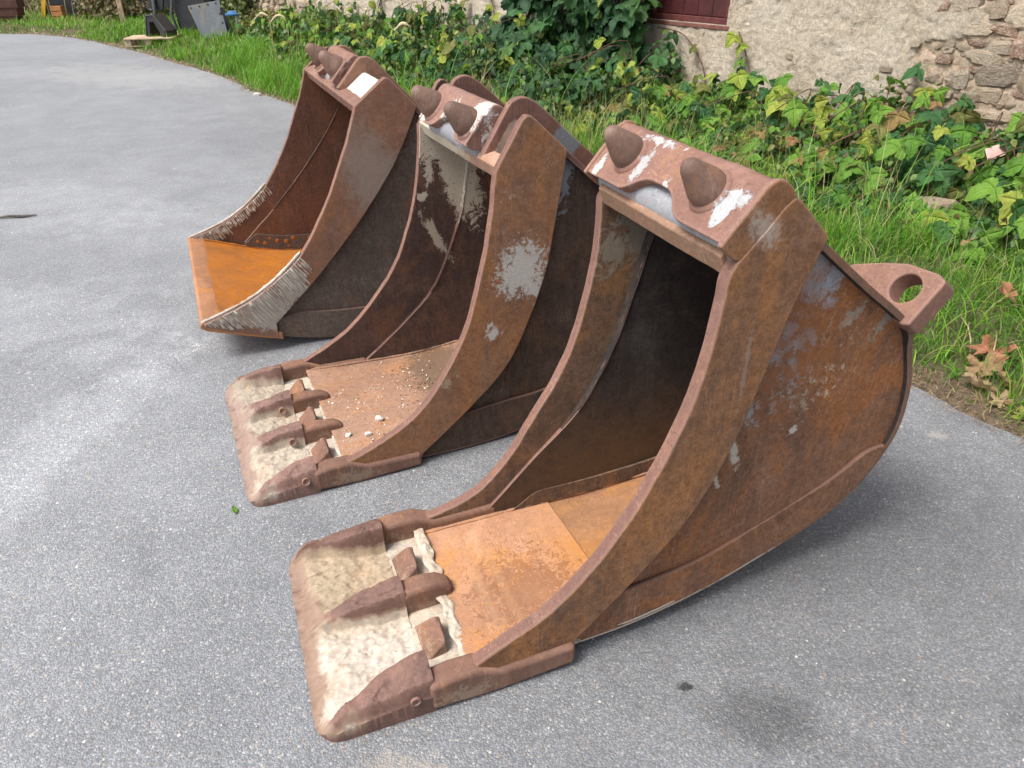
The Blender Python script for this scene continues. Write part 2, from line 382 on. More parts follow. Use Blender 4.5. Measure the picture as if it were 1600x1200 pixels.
def loft(sections, caps=True, closed=True, slot=None):
    n = len(sections[0])
    v = [p for s in sections for p in s]
    f = []
    for i in range(len(sections) - 1):
        for k in range(n if closed else n - 1):
            a, b = i * n + k, i * n + (k + 1) % n
            f.append([a, b, b + n, a + n])
    if caps:
        f.append(list(range(n))[::-1])
        f.append(list(range((len(sections) - 1) * n, len(sections) * n)))
    return mesh(v, f, slot)

def tube(points, radius, sides=8, wob=0.0):
    P = [Vector(p) for p in points]
    secs = []
    up = Vector((0.13, 0.31, 0.94)).normalized()
    for i, p in enumerate(P):
        d = (P[min(i + 1, len(P) - 1)] - P[max(i - 1, 0)]).normalized()
        a = d.cross(up)
        if a.length < 0.05:
            a = d.cross(Vector((1, 0, 0)))
        a.normalize()
        b = a.cross(d)
        r = radius[i] if isinstance(radius, (list, tuple)) else radius
        if wob:
            r *= 1 + wob * mnoise.noise(p * 60)
        secs.append([tuple(p + a * r * math.cos(2 * math.pi * k / sides) + b * r * math.sin(2 * math.pi * k / sides)) for k in range(sides)])
    return loft(secs)

def box(x0, x1, y0, y1, z0, z1):
    v = [(x, y, z) for z in (z0, z1) for y in (y0, y1) for x in (x0, x1)]
    return mesh(v, [[0, 2, 3, 1], [4, 5, 7, 6], [0, 1, 5, 4], [2, 6, 7, 3], [0, 4, 6, 2], [1, 3, 7, 5]])

def lathe_dir(base, axis, prof, sides=28):
    axis = Vector(axis).normalized()
    a = axis.cross(Vector((0, 1, 0))).normalized()
    b = axis.cross(a)
    secs = []
    for h, r in prof:
        secs.append([tuple(Vector(base) + axis * h + (a * math.cos(2 * math.pi * k / sides) + b * math.sin(2 * math.pi * k / sides)) * max(r, 1e-4)) for k in range(sides)])
    return loft(secs)

def sstep(a, b, x):
    t = min(1, max(0, (x - a) / (b - a)))
    return t * t * (3 - 2 * t)

def offset_in(path, t):
    out = []
    for i, p in enumerate(path):
        a, b = path[max(i - 1, 0)], path[min(i + 1, len(path) - 1)]
        d = Vector((b[0] - a[0], b[1] - a[1])).normalized()
        out.append((p[0] + d.y * t, p[1] - d.x * t))
    return out

# ------------------------------------------------------------------ buckets

def front_at(front, x):
    for a, b in zip(front, front[1:]):
        if a[0] <= x <= b[0]:
            return a[1] + (b[1] - a[1]) * (x - a[0]) / max(b[0] - a[0], 1e-6)
    return front[-1][1]

def make_bucket(P):
    root = thing(P['name'], P['label'], 'excavator bucket', P['loc'], P['rz'], 'excavator buckets in a row on the asphalt')
    w, tp, pre = P['w'], P['tp'], P['pre']
    fronts = [jit(cat_rom(P['front'], 6), 0.0022, 3), jit(cat_rom(P.get('front2', P['front']), 6), 0.0022, 9)]
    bound = jit(cat_rom(P['bound'], 6), 0.0012, 5)
    rear = cat_rom(P['rear'], 5)
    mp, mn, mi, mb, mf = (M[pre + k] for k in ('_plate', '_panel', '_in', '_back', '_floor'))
    tap, shr = P.get('taper', 0.0), P.get('shear', 0.0)
    def inset(x):
        return P['pin'] + tap * sstep(0.75, 1.40, x)
    def rim(x, z):
        return inset(x) - 0.013 - 0.016 * sstep(0.70, 0.80, z) * (1 if tap else 0)
    def drop(y, z):
        return z - shr * y * sstep(0.5, 0.12, z)
    def warp(me, base):
        for vt in me.vertices:
            x, y, z = vt.co
            e = inset(x) - P['pin']
            vt.co = (x, y + (e if y < w / 2 else -e), drop(y, z))
        return me
    panel = [(x - (0.02 + (0.035 * sstep(0.40, 0.20, z) if P.get('taper', 0) > 0.03 else 0)) * min(1.0, i / 4), z) for i, (x, z) in enumerate(bound)][::-1] + rear
    for side in (0, 1):
        f = (lambda y: y) if side == 0 else (lambda y: w - y)
        sl = (0, 1, 2) if side == 0 else (1, 0, 2)
        plate = fronts[side] + P['top'] + bound + P['foot']
        def span(a, b):
            return (min(f(a), f(b)), max(f(a), f(b)))
        link('cutter_plate', slab(plate, *span(0, tp), sl), [mp, mi, M['edge']], root, 0.006)
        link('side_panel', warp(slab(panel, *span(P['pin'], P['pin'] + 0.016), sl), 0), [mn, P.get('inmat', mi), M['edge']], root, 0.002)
        if P.get('strip'):
            sx0 = P['strip'][0][0]
            bt = [p for p in bound if p[1] < P['strip'][0][1] + 0.004]          # lower end of the plate joint
            lo = [p for p in rear if p[1] < P['strip'][-1][1] + 0.01 and p[0] > bt[-1][0]]
            st = cat_rom(P['strip'], 5) + [(p[0] - 0.003, p[1] + 0.003) for p in lo] + [(p[0] + 0.004, p[1]) for p in bt[::-1]]
            link('wear_strip', warp(slab(st, *span(P['pin'] - 0.014, P['pin'] + 0.001), (0, 0, 1)), 0), [mn, M['edge']], root, 0.006)
        if tap:            # backing strip that closes the step between cutter plate and recessed panel
            rings = []
            for x, z in bound[:-2]:
                yo, yi = f(tp - 0.010), f(max(inset(x) + 0.010, tp - 0.002))
                rings.append([(x - 0.020, yo, z), (x - 0.020, yi, z), (x - 0.003, yi, z), (x - 0.003, yo, z)])
            link('backing_strip', loft(rings), mb, root, 0, 40)
        # weld bead where the plates meet, outside and inside
        wb = [(x + 0.002, f(inset(x) - 0.001), z) for x, z in bound[2:-3]]
        link('weld_seam', tube(wb, 0.006, 6, 0.6), mn, root)
        wi = [(x - 0.022 - (0.035 * sstep(0.40, 0.20, z) if tap > 0.03 else 0), f(inset(x) + 0.0160), drop(f(0.05), z)) for x, z in bound[4:-11]]
        link('weld_seam', tube(wi, 0.0030, 6, 0.9), mb, root)
    # shell: top sheet, back, belly
    path = P['shell_top'] + rear[1:] + P['belly']
    inner = offset_in(path, 0.018)
    n = len(path)
    ins = [rim(*p) for p in path]
    v = [(p[0], e, drop(e, p[1])) for p, e in zip(path, ins)] + [(p[0], w - e, drop(w - e, p[1])) for p, e in zip(path, ins)]
    v += [(p[0], e, drop(e, p[1])) for p, e in zip(inner, ins)] + [(p[0], w - e, drop(w - e, p[1])) for p, e in zip(inner, ins)]
    fc, s = [], []
    for i in range(n - 1):
        fc += [[i, i + n, i + n + 1, i + 1], [2 * n + i, 2 * n + i + 1, 3 * n + i + 1, 3 * n + i], [i, i + 1, 2 * n + i + 1, 2 * n + i], [n + i, 3 * n + i, 3 * n + i + 1, n + i + 1]]
        s += [0, 1, 2, 2]
    fc += [[0, 2 * n, 3 * n, n], [n - 1, 2 * n - 1, 4 * n - 1, 3 * n - 1]]
    s += [2, 2]
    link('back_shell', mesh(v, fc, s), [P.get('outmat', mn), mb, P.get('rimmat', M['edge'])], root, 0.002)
    # floor plate inside
    fl = cat_rom(P['floor'], 6)
    def sheet(name, pts, mat, th=0.014, lift=0.0):
        fs = pts + [(p[0], p[1] - th) for p in pts][::-1]
        nn = 30
        secs = []
        for k in range(nn + 1):
            q = k / nn
            row = []
            for i, p in enumerate(fs):
                e = max(tp - 0.002, inset(p[0]) + 0.012)
                y = e + (w - 2 * e) * q
                row.append((p[0], y, drop(y, p[1]) + lift + (0.003 * mnoise.noise((p[0] * 7, y * 9, 2.2)) if i < len(pts) else 0)))
            secs.append(row)
        return link(name, loft(secs), mat, root, 0.003, 50)
    if P.get('seam'):
        sheet('floor_plate', [p for p in fl if p[0] <= P['seam']], mf)
        sheet('belly_plate', [p for p in fl if p[0] > P['seam'] - 0.04], P['bellymat'], 0.01, -0.005)
    else:
        sheet('floor_plate', fl, mf)
    # corner plates where floor and sides meet
    if P.get('corner'):
        cx0, cx1, ch = P['corner']
        cpts = [p for p in fl if cx0 <= p[0] <= cx1]
        poly = [(p[0], p[1] + 0.0) for p in cpts] + [(p[0], p[1] + ch * sstep(cx0 - 0.01, cx0 + 0.10, p[0])) for p in cpts][::-1]
        for sd in (0, 1):
            ya, yb = (P['pin'] + 0.015, P['pin'] + 0.024) if sd == 0 else (w - P['pin'] - 0.024, w - P['pin'] - 0.015)
            link('corner_plate', warp(slab(poly, ya, yb, (0, 0, 0)), 0), P['cornermat'], root, 0.002)
    # weld fillet along the floor corners
    for q in (0, 1):
        pts = []
        for p in fl[1:]:
            e = max(tp + 0.003, inset(p[0]) + 0.018)
            y = e if q == 0 else w - e
            pts.append((p[0], y, drop(y, p[1]) + 0.002))
        link('weld_seam', tube(pts, 0.007, 6, 0.7), mf, root)
    # rail across the mouth
    rl = P['rail']
    sec = [(rl[0] + 0.014, rl[1] - 0.046), (rl[0] - 0.006, rl[1]), (rl[0] + 0.004, rl[1] + 0.012), (rl[0] + 0.075, rl[1] + 0.03), (rl[0] + 0.085, rl[1] - 0.03)]
    yy = np.linspace(tp - 0.002, w - tp + 0.002, 26)
    rail = loft([[(x + 0.002 * mnoise.noise((y * 14, x * 9, 1)), y, z + 0.002 * mnoise.noise((y * 17, x * 9, 4))) for x, z in sec] for y in yy])
    link('mouth_rail', rail, P['railmat'], root, 0.004)
    # mounting block with two cones
    O = Vector((P['cone'][0], 0, P['cone'][1]))
    phi, phc = R(P.get('phi', 52)), R(P.get('phc', 48))
    S_DIR, M_DIR = Vector((math.cos(phi), 0, math.sin(phi))), Vector((-math.sin(phi), 0, math.cos(phi)))
    C_DIR = Vector((-math.sin(phc), 0, math.cos(phc)))
    c0, c1 = w / 2 - 0.17, w / 2 + 0.17
    by0, by1 = P['block']
    secs = []
    for y in np.linspace(by0, by1, 44):
        scal = 0.052 * math.exp(-((y - w / 2) / 0.095) ** 4) + P.get('raise', 0) * (1 - math.exp(-((y - w / 2) / 0.25) ** 4))
        pts = [(-0.068 + scal, 0), (0.070, 0), (0.088, -0.006), (0.098, -0.022), (0.100, -0.045), (0.085, -0.12), (-0.02, -0.11), (-0.062 + scal, -0.030)]
        secs.append([tuple(O + S_DIR * (a + 0.0015 * mnoise.noise((y * 11, a * 30, 3))) + M_DIR * (b + 0.0025 * mnoise.noise((y * 9, a * 30, 8))) + Vector((0, y, 0))) for a, b in pts])
    blk = link('mounting_block', loft(secs), P['blockmat'], root, 0.006)
    link('torque_tube', lathe_dir(O + S_DIR * 0.0 - M_DIR * 0.075 - S_DIR * 0.03 + Vector((0, by0 + 0.004, 0)), (0, 1, 0.0001), [(0, 0.048), (by1 - by0 - 0.008, 0.048)], 28), M['grey'], root)
    prof = [(-0.012, 0.060), (-0.003, 0.061), (0.004, 0.057), (0.009, 0.0495), (0.020, 0.0490), (0.036, 0.0480), (0.045, 0.0450), (0.082, 0.0310), (0.096, 0.0260), (0.106, 0.0200), (0.112, 0.0130), (0.1145, 0.006), (0.115, 0)]
    cs, ck = P.get('cshift', (0.0, 1.0))
    prof = [(a * (0.5 + 0.5 * ck), b * ck) for a, b in prof]
    for y in (c0, c1):
        link('cone_pin', lathe_dir(O + S_DIR * cs + Vector((0, y, 0)) - C_DIR * 0.012, C_DIR, prof[3:], 32), M['cone'], root, 0, 60)
        link('weld_ring', lathe_dir(O + S_DIR * cs + Vector((0, y, 0)), M_DIR, prof[:4], 32), P.get('ringmat', P['blockmat']), root, 0, 60)
    if P.get('cap'):
        for ya, yb in ((by0 - 0.012, by0 + 0.004), (by1 - 0.004, by1 + 0.012)):
            cp = [(-0.075, 0.004), (0.072, 0.004), (0.094, -0.004), (0.104, -0.022), (0.106, -0.05), (0.085, -0.13), (-0.03, -0.13), (-0.075, -0.05)]
            link('end_cap', slab([((O + S_DIR * p + M_DIR * q).x, (O + S_DIR * p + M_DIR * q).z) for p, q in cp], ya, yb, (0, 0, 1)), [mp, M['pink']], root, 0.007)
    for y in P.get('ears', ()):
        link('hook_plate', slab(jit(cat_rom(P['ear'], 4), 0.001), y - 0.015, y + 0.015, (0, 0, 1)), [P['earmat'], M['edge']], root, 0.005)
        link('weld_seam', tube([tuple(O + S_DIR * a + M_DIR * 0.002 + Vector((0, y + (0.018 if y < w / 2 else -0.018), 0))) for a in np.linspace(-0.06, 0.045, 12)], 0.006, 6, 0.6), P['blockmat'], root)
    return root

def blade(root, w, ridges, L=0.285, hw=0.042, side=0.0, bulge=0.0, deep=0.085, mats=None):
    """cast bolt-on cutting blade with raised tooth covers, a closed height field"""
    nx, ny = 64, 270
    y0, y1 = -side, w + side
    crest = ridges
    rows = []
    dust = []
    for j in range(ny + 1):
        y = y0 + (y1 - y0) * j / ny
        d = min(y - y0, y1 - y)
        rr = 0.055
        xf = (rr - math.sqrt(max(rr * rr - (rr - d) ** 2, 0))) if d < rr else 0.0
        xf += 0.004 * mnoise.noise((y * 12, 0.3, 5)) + 0.012 * math.sin(math.pi * j / ny) * 0
        row, dr = [], []
        for i in range(nx + 1):
            t = (i / nx) ** 0.9
            x = xf + (L - xf) * t
            base = 0.010 + 0.026 * sstep(0, 0.07, x) - 0.006 * sstep(0.1, 0.25, x)
            rz = 0.0
            for k, c in enumerate(crest):
                first, last = k == 0, k == len(crest) - 1
                tx = sstep(0.0, 0.9, x / L)
                if first:
                    c = y0 + 0.026 + (c - y0 - 0.026) * tx
                elif last:
                    c = y1 - 0.026 - (y1 - 0.026 - c) * tx
                dd = y - c + 0.006 * mnoise.noise((x * 16, k * 3.3, 2))
                wid = hw * (0.42 + 0.58 * sstep(0.01, 0.9 * L, x) if not bulge else 0.92) * (1 + bulge * math.exp(-((x - 0.075) / 0.03) ** 2) - bulge * 0.7 * math.exp(-((x - 0.15) / 0.04) ** 2))
                grow = sstep(-0.03, 0.5 * L, x) * (0.42 + 0.58 * sstep(0.02, L, x))
                if first or last:
                    o = -dd if first else dd      # outward distance from the crest
                    if o > 0:
                        reach = max((c - y0) if first else (y1 - c), 0.02)
                        q = 1 - 0.34 * min(o / reach, 1.2) ** 1.7
                        rz = max(rz, deep * q * max(grow, 0.5 * sstep(-0.02, 0.08, x)))
                    else:
                        rz = max(rz, deep * grow * (1 - sstep(0.02, 0.62, -o / (wid * 0.8))))
                else:
                    q = 1 - sstep(0.60, 1.02, abs(dd + 0.002) / wid)
                    rz = max(rz, deep * grow * q * (1 - 0.18 * max(-dd, 0) / wid))
            edge = sstep(0, 0.016, d)
            h = base + rz
            h = 0.012 + (h - 0.012) * (0.55 + 0.45 * edge) if d < 0.016 else h
            low = 1 - sstep(0.006, 0.046, rz + 0.010 * mnoise.fractal((x * 30, y * 30, 9.0), 0.8, 2.0, 3))
            h += low * 0.007 * mnoise.fractal((x * 22, y * 22, 4.4), 0.8, 2.0, 5) + 0.0022 * mnoise.fractal((x * 40, y * 40, 1.4), 0.7, 2.0, 4) - 0.004 * sstep(0.28, 0.36, mnoise.noise((x * 14, y * 42, 6.1)))
            row.append((x, y, max(h, 0.008)))
            dr.append(low * (0.26 + 0.74 * sstep(0.015, 0.105, x + 0.04 * mnoise.noise((x * 9, y * 9, 3)))))
        rows.append(row)
        dust.append(dr)
    v = [p for r in rows for p in r]
    dv = [q for r in dust for q in r]
    nb = len(v)
    W1 = nx + 1
    v += [(p[0] + (0.006 if i % W1 == 0 else 0), p[1], 0.0) for i, p in enumerate(v)]
    dv += [0.0] * nb
    f = []
    for j in range(ny):
        for i in range(nx):
            a = j * W1 + i
            f.append([a, a + 1, a + W1 + 1, a + W1])
            f.append([nb + a, nb + a + W1, nb + a + W1 + 1, nb + a + 1])
        a, b = j * W1, (j + 1) * W1
        f.append([a, b, nb + b, nb + a])
        a, b = a + nx, b + nx
        f.append([a, nb + a, nb + b, b])
    for i in range(nx):
        f.append([i, nb + i, nb + i + 1, i + 1])
        a = ny * W1 + i
        f.append([a, a + 1, nb + a + 1, nb + a])
    me = mesh(v, f)
    at = me.attributes.new('dust', 'FLOAT', 'POINT')
    at.data.foreach_set('value', dv)
    return link('cutting_blade', me, mats, root, 0, 38)

def blade_mat(name, rustc, dark, sand, white, wy):
    g = G(name)
    dn = g.attr('dust', 'Fac')
    n1 = g.noise(14, 9, 0.78, dist=0.3)
    n2 = g.noise(80, 7, 0.8)
    n3 = g.noise(220, 3, 0.7)
    base = g.mix(g.rng(g.noise(6, 6, 0.65), 0.35, 0.68), rustc, dark)
    base = g.vmul(base, g.rng(n2, 0.25, 0.75, 0.7, 1.25))
    base = g.mix(g.math('MULTIPLY', g.rng(n3, 0.58, 0.7), 0.3), base, (0.42, 0.28, 0.22))
    sep = g.new('ShaderNodeSeparateXYZ')
    g.set(sep.inputs[0], g.obj())
    wm = g.rng(g.math('ADD', sep.outputs['Y'], g.math('MULTIPLY', n1, 0.16)), wy[0], wy[1], 1, 0)
    sandc = g.mix(wm, sand, white)
    sandc = g.vmul(sandc, g.rng(n2, 0.2, 0.8, 0.62, 1.2))
    sandc = g.mix(g.math('MULTIPLY', g.rng(g.noise(26, 8, 0.8, dist=0.4), 0.58, 0.70), 0.4), sandc, (0.22, 0.16, 0.115))
    sandc = g.mix(g.math('MULTIPLY', g.rng(g.noise(7, 6, 0.7), 0.52, 0.66), 0.5), sandc, (0.40, 0.27, 0.18))
    sandc = g.mix(g.rng(g.voro(120), 0.0, 0.12, 0.5, 0), sandc, (0.14, 0.10, 0.08))
    m = g.rng(g.math('ADD', dn, g.math('MULTIPLY', g.math('SUBTRACT', n1, 0.5), 1.1)), 0.36, 0.66)
    pale = g.math('MULTIPLY', g.rng(dn, 0.10, 0.34), 0.75)
    base = g.mix(pale, base, tuple(0.55 * a + 0.5 * b for a, b in zip(rustc, sand)))
    c = g.mix(m, base, sandc)
    nrm = g.bump(g.noise(70, 8, 0.8), 0.6, 0.004)
    return g.finish(c, g.rng(m, 0, 1, 0.62, 0.9), nrm, 0.35)

def rounded_bar(root, name, pts, mat, bev=0.012):
    """hexahedral bar given by stations (x, y0, y1, z0, z1)"""
    secs = [[(x, y0, z0), (x, y1, z0), (x, y1, z1), (x, y0, z1)] for x, y0, y1, z0, z1 in pts]
    o = link(name, loft(secs), mat, root, bev, 50, 3)
    return o

def lumpy_strip(root, name, x0, x1, y0, y1, z, amp, mat, seed=0):
    nx, ny = 10, max(8, int((y1 - y0) / 0.006))
    v, f = [], []
    for j in range(ny + 1):
        for i in range(nx + 1):
            u, q = i / nx, j / ny
            y = y0 + (y1 - y0) * q
            wv = 0.5 + 0.6 * mnoise.noise((y * 18 + seed, 2, 2))
            x = x0 + (x1 - x0) * (0.5 + (u - 0.5) * (0.7 + 0.5 * wv)) + 0.010 * mnoise.noise((y * 22 + seed, u, 7))
            bell = math.sin(math.pi * u) ** 0.6 * math.sin(math.pi * min(max(q, 0.0), 1.0)) ** 0.25
            h = z - 0.004 + amp * bell * (0.6 + 0.9 * mnoise.fractal((x * 50 + seed, y * 50, 3), 1.0, 2.0, 4))
            v.append((x, y, h))
    for j in range(ny):
        for i in range(nx):
            a = j * (nx + 1) + i
            f.append([a, a + 1, a + nx + 2, a + nx + 1])
    return link(name, mesh(v, f), mat, root, 0, 60)

def stud(root, x, y, wdt, mat, z=0.03, h=0.07, lean=0.05):
    v = [(x, y - wdt / 2, z - 0.01), (x, y + wdt / 2, z - 0.01), (x + 0.07, y + wdt * 0.42, z - 0.01), (x + 0.07, y - wdt * 0.42, z - 0.01),
         (x + lean, y + wdt * 0.10, z + h), (x + lean + 0.014, y - wdt * 0.38, z + h * 0.55), (x + lean + 0.016, y + wdt * 0.12, z + h * 0.9)]
    f = [[0, 1, 2, 3][::-1], [0, 4, 1], [0, 5, 4], [0, 3, 5], [3, 2, 6, 5], [1, 6, 2], [1, 4, 6], [4, 5, 6]]
    return link('wedge_stud', mesh(v, f), mat, root, 0.005)

DUSTY = rust('dusty_cast_rust', (0.20, 0.110, 0.080), (0.13, 0.072, 0.054), (0.28, 0.138, 0.068), 0.5, 0.68, 0.5, 0.75, fine=0.3, wear=0.6, seed=31.0,
             patches=[dict(c=(0.36, 0.3, 0.03), r=(0.09, 2.0, 0.035), col=(0.36, 0.28, 0.20), amp=1.1, hi=1, bias=0.15, a=0.5)])
BL3 = blade_mat('near_blade_cast', (0.195, 0.106, 0.082), (0.125, 0.068, 0.054), (0.37, 0.29, 0.20), (0.52, 0.45, 0.38), (0.28, 0.44))
BL2 = blade_mat('middle_blade_cast', (0.215, 0.122, 0.098), (0.15, 0.084, 0.067), (0.36, 0.30, 0.235), (0.44, 0.375, 0.30), (0.1, 0.9))

# --- the near bucket
b3 = make_bucket(dict(name='excavator_bucket', label='nearest and narrowest rusty bucket with three tooth covers and a holed rear lug',
    loc=(-0.452, 1.049, 0), rz=R(21.1), w=0.625, tp=0.038, pin=0.034, pre='b3',
    front=[(0.390, 0.100), (0.485, 0.150), (0.562, 0.190), (0.640, 0.254), (0.708, 0.328), (0.747, 0.382), (0.796, 0.458), (0.827, 0.518), (0.866, 0.600), (0.902, 0.696), (0.924, 0.771), (0.940, 0.853), (0.950, 0.937), (0.955, 1.013), (0.970, 1.050)],
    front2=[(0.395, 0.072), (0.509, 0.097), (0.606, 0.141), (0.704, 0.240), (0.789, 0.375), (0.852, 0.476), (0.905, 0.597), (0.940, 0.726), (0.962, 0.851), (0.970, 0.943), (0.970, 1.015), (0.985, 1.050)],
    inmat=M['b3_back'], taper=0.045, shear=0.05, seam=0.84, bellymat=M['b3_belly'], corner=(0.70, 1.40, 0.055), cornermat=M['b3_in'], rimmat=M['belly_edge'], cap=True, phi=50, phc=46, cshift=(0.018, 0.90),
    top=[(1.030, 1.118), (1.065, 1.160), (1.088, 1.178), (1.110, 1.165)],
    bound=[(1.197, 1.082), (1.142, 0.931), (1.100, 0.770), (1.052, 0.598), (0.965, 0.410), (0.840, 0.255), (0.660, 0.075)],
    foot=[(0.645, 0.045), (0.385, 0.030)],
    rear=[(1.197, 1.078), (1.40, 0.925), (1.576, 0.792), (1.634, 0.688), (1.672, 0.556), (1.664, 0.405), (1.562, 0.246), (1.405, 0.148), (1.240, 0.094), (1.09, 0.064), (0.86, 0.044), (0.66, 0.036)],
    shell_top=[(0.99, 1.045), (1.075, 1.150), (1.090, 1.163), (1.112, 1.152), (1.197, 1.082)], belly=[(0.40, 0.030)],
    floor=[(0.385, 0.066), (0.60, 0.068), (0.72, 0.070), (0.85, 0.074), (0.95, 0.080), (1.05, 0.092), (1.22, 0.122), (1.38, 0.178)],
    strip=[(0.770, 0.178), (0.860, 0.180), (1.060, 0.190), (1.260, 0.240), (1.460, 0.315), (1.575, 0.385), (1.640, 0.395)],
    rail=(0.962, 1.056), railmat=rust('near_rail_rust', (0.26, 0.155, 0.105), (0.20, 0.13, 0.085), (0.33, 0.17, 0.10), 0.55, 0.7, fine=0.3, seed=19), cone=(0.974, 1.148), block=(0.014, 0.611), blockmat=None or rust('near_block_paint', (0.225, 0.122, 0.094), (0.155, 0.084, 0.066), (0.29, 0.145, 0.075), 0.55, 0.7, 0.5, 0.8, fine=0.25, pit=0.3, wear=0.6, seed=2.6, patches=[
        dict(c=(0.975, 0.070, 1.145), r=(0.035, 0.022, 0.055), col=(0.38, 0.39, 0.40), amp=0.6), dict(c=(1.02, 0.07, 1.220), r=(0.012, 0.045, 0.008), col=(0.46, 0.44, 0.42), amp=0.9, hi=1), dict(c=(0.995, 0.04, 1.165), r=(0.014, 0.014, 0.03), col=(0.38, 0.39, 0.40), amp=0.9, hi=1),
        dict(c=(0.975, 0.415, 1.15), r=(0.035, 0.016, 0.05), col=(0.38, 0.38, 0.38), amp=0.7, hi=1), dict(c=(1.015, 0.40, 1.213), r=(0.02, 0.08, 0.012), col=(0.45, 0.45, 0.45), amp=1.0, hi=1),
        dict(c=(0.950, 0.575, 1.115), r=(0.035, 0.016, 0.028), col=(0.42, 0.41, 0.39), amp=0.7), dict(c=(0.955, 0.29, 1.14), r=(0.03, 0.01, 0.015), col=(0.55, 0.52, 0.48), amp=1.0, hi=1)])))
blade(b3, 0.625, [0.078, 0.320, 0.560], 0.285, 0.046, 0.012, 0.0, 0.088, [BL3])
b3m = [M['edge'], DUSTY]
for s_, yy in ((-1, (-0.016, 0.052)), (1, (0.573, 0.641))):
    rounded_bar(b3, 'corner_adapter', [(0.272, *yy, 0.006, 0.088), (0.33, *yy, 0.004, 0.098), (0.395, *yy, 0.0, 0.096), (0.45, yy[0], yy[1] - 0.010 if s_ < 0 else yy[1], 0.0, 0.070), (0.655, yy[0], yy[1] - 0.012 if s_ < 0 else yy[1], 0.012, 0.078)], DUSTY, 0.014)
rounded_bar(b3, 'tooth_adapter', [(0.27, 0.282, 0.352, 0.01, 0.098), (0.33, 0.284, 0.352, 0.01, 0.106), (0.385, 0.286, 0.350, 0.01, 0.100), (0.425, 0.292, 0.346, 0.02, 0.074)], DUSTY, 0.016)
stud(b3, 0.287, 0.455, 0.12, DUSTY)
stud(b3, 0.287, 0.175, 0.13, DUSTY)
lumpy_strip(b3, 'mineral_crust', 0.375, 0.412, 0.345, 0.590, 0.060, 0.010, M['dust'], 1)
lumpy_strip(b3, 'mineral_crust', 0.372, 0.405, 0.045, 0.295, 0.060, 0.010, M['dust'], 4)
link('gap_plate', box(0.28, 0.39, 0.04, 0.585, 0.004, 0.030), M['dust'], b3, 0.004)
link('tooth_pin', lathe_dir((0.235, -0.010, 0.060), (0, -1, 0.02), [(0, 0.013), (0.006, 0.013), (0.007, 0.010), (0.004, 0.009), (0.004, 0)], 16), DUSTY, b3)
# rear lug with the locking hole
def lug(root, base, d, y_pts, hole, hr, th, mat):
    """plate square to direction d standing on the sloping back, outline in (y, height)"""
    d = Vector((d[0], 0, d[1])).normalized()
    nrm = Vector((-d.z, 0, d.x))
    if nrm.z < 0:
        nrm = -nrm
    N = 40
    ring = []
    for k in range(N):
        a = 2 * math.pi * k / N
        dirv = (math.cos(a), math.sin(a))
        best = 1e9
        for (p, q) in zip(y_pts, y_pts[1:] + y_pts[:1]):
            ex, ey = q[0] - p[0], q[1] - p[1]
            den = dirv[0] * ey - dirv[1] * ex
            if abs(den) < 1e-9:
                continue
            t = ((p[0] - hole[0]) * ey - (p[1] - hole[1]) * ex) / den
            u = ((p[0] - hole[0]) * dirv[1] - (p[1] - hole[1]) * dirv[0]) / den
            if t > 0 and -1e-6 <= u <= 1 + 1e-6:
                best = min(best, t)
        ring.append((hole[0] + dirv[0] * best, hole[1] + dirv[1] * best, hole[0] + dirv[0] * hr, hole[1] + dirv[1] * hr))
    def pt(y, h, k):
        return tuple(Vector((base[0], 0, base[1])) + nrm * h + d * k + Vector((0, y, 0)))
    v = []
    for k in (0, th):
        v += [pt(r[0], r[1], k) for r in ring]
        fl = 1.10 if k == 0 else 1.0
        v += [pt(hole[0] + (r[2] - hole[0]) * fl, hole[1] + (r[3] - hole[1]) * fl, k) for r in ring]
    f = []
    for i in range(N):
        j = (i + 1) % N
        f += [[i, j, N + j, N + i], [2 * N + i, 3 * N + i, 3 * N + j, 2 * N + j], [i, 2 * N + i, 2 * N + j, j], [N + i, N + j, 3 * N + j, 3 * N + i]]
    return link('locking_lug', mesh(v, f), mat, root, 0.006)
lug(b3, (1.545, 0.816), (0.79, -0.61), [(0.028, -0.02), (0.024, 0.118), (0.055, 0.128), (0.145, 0.122), (0.21, 0.098), (0.31, 0.05), (0.35, -0.02)], (0.104, 0.063), 0.036, 0.060, M['pink'])

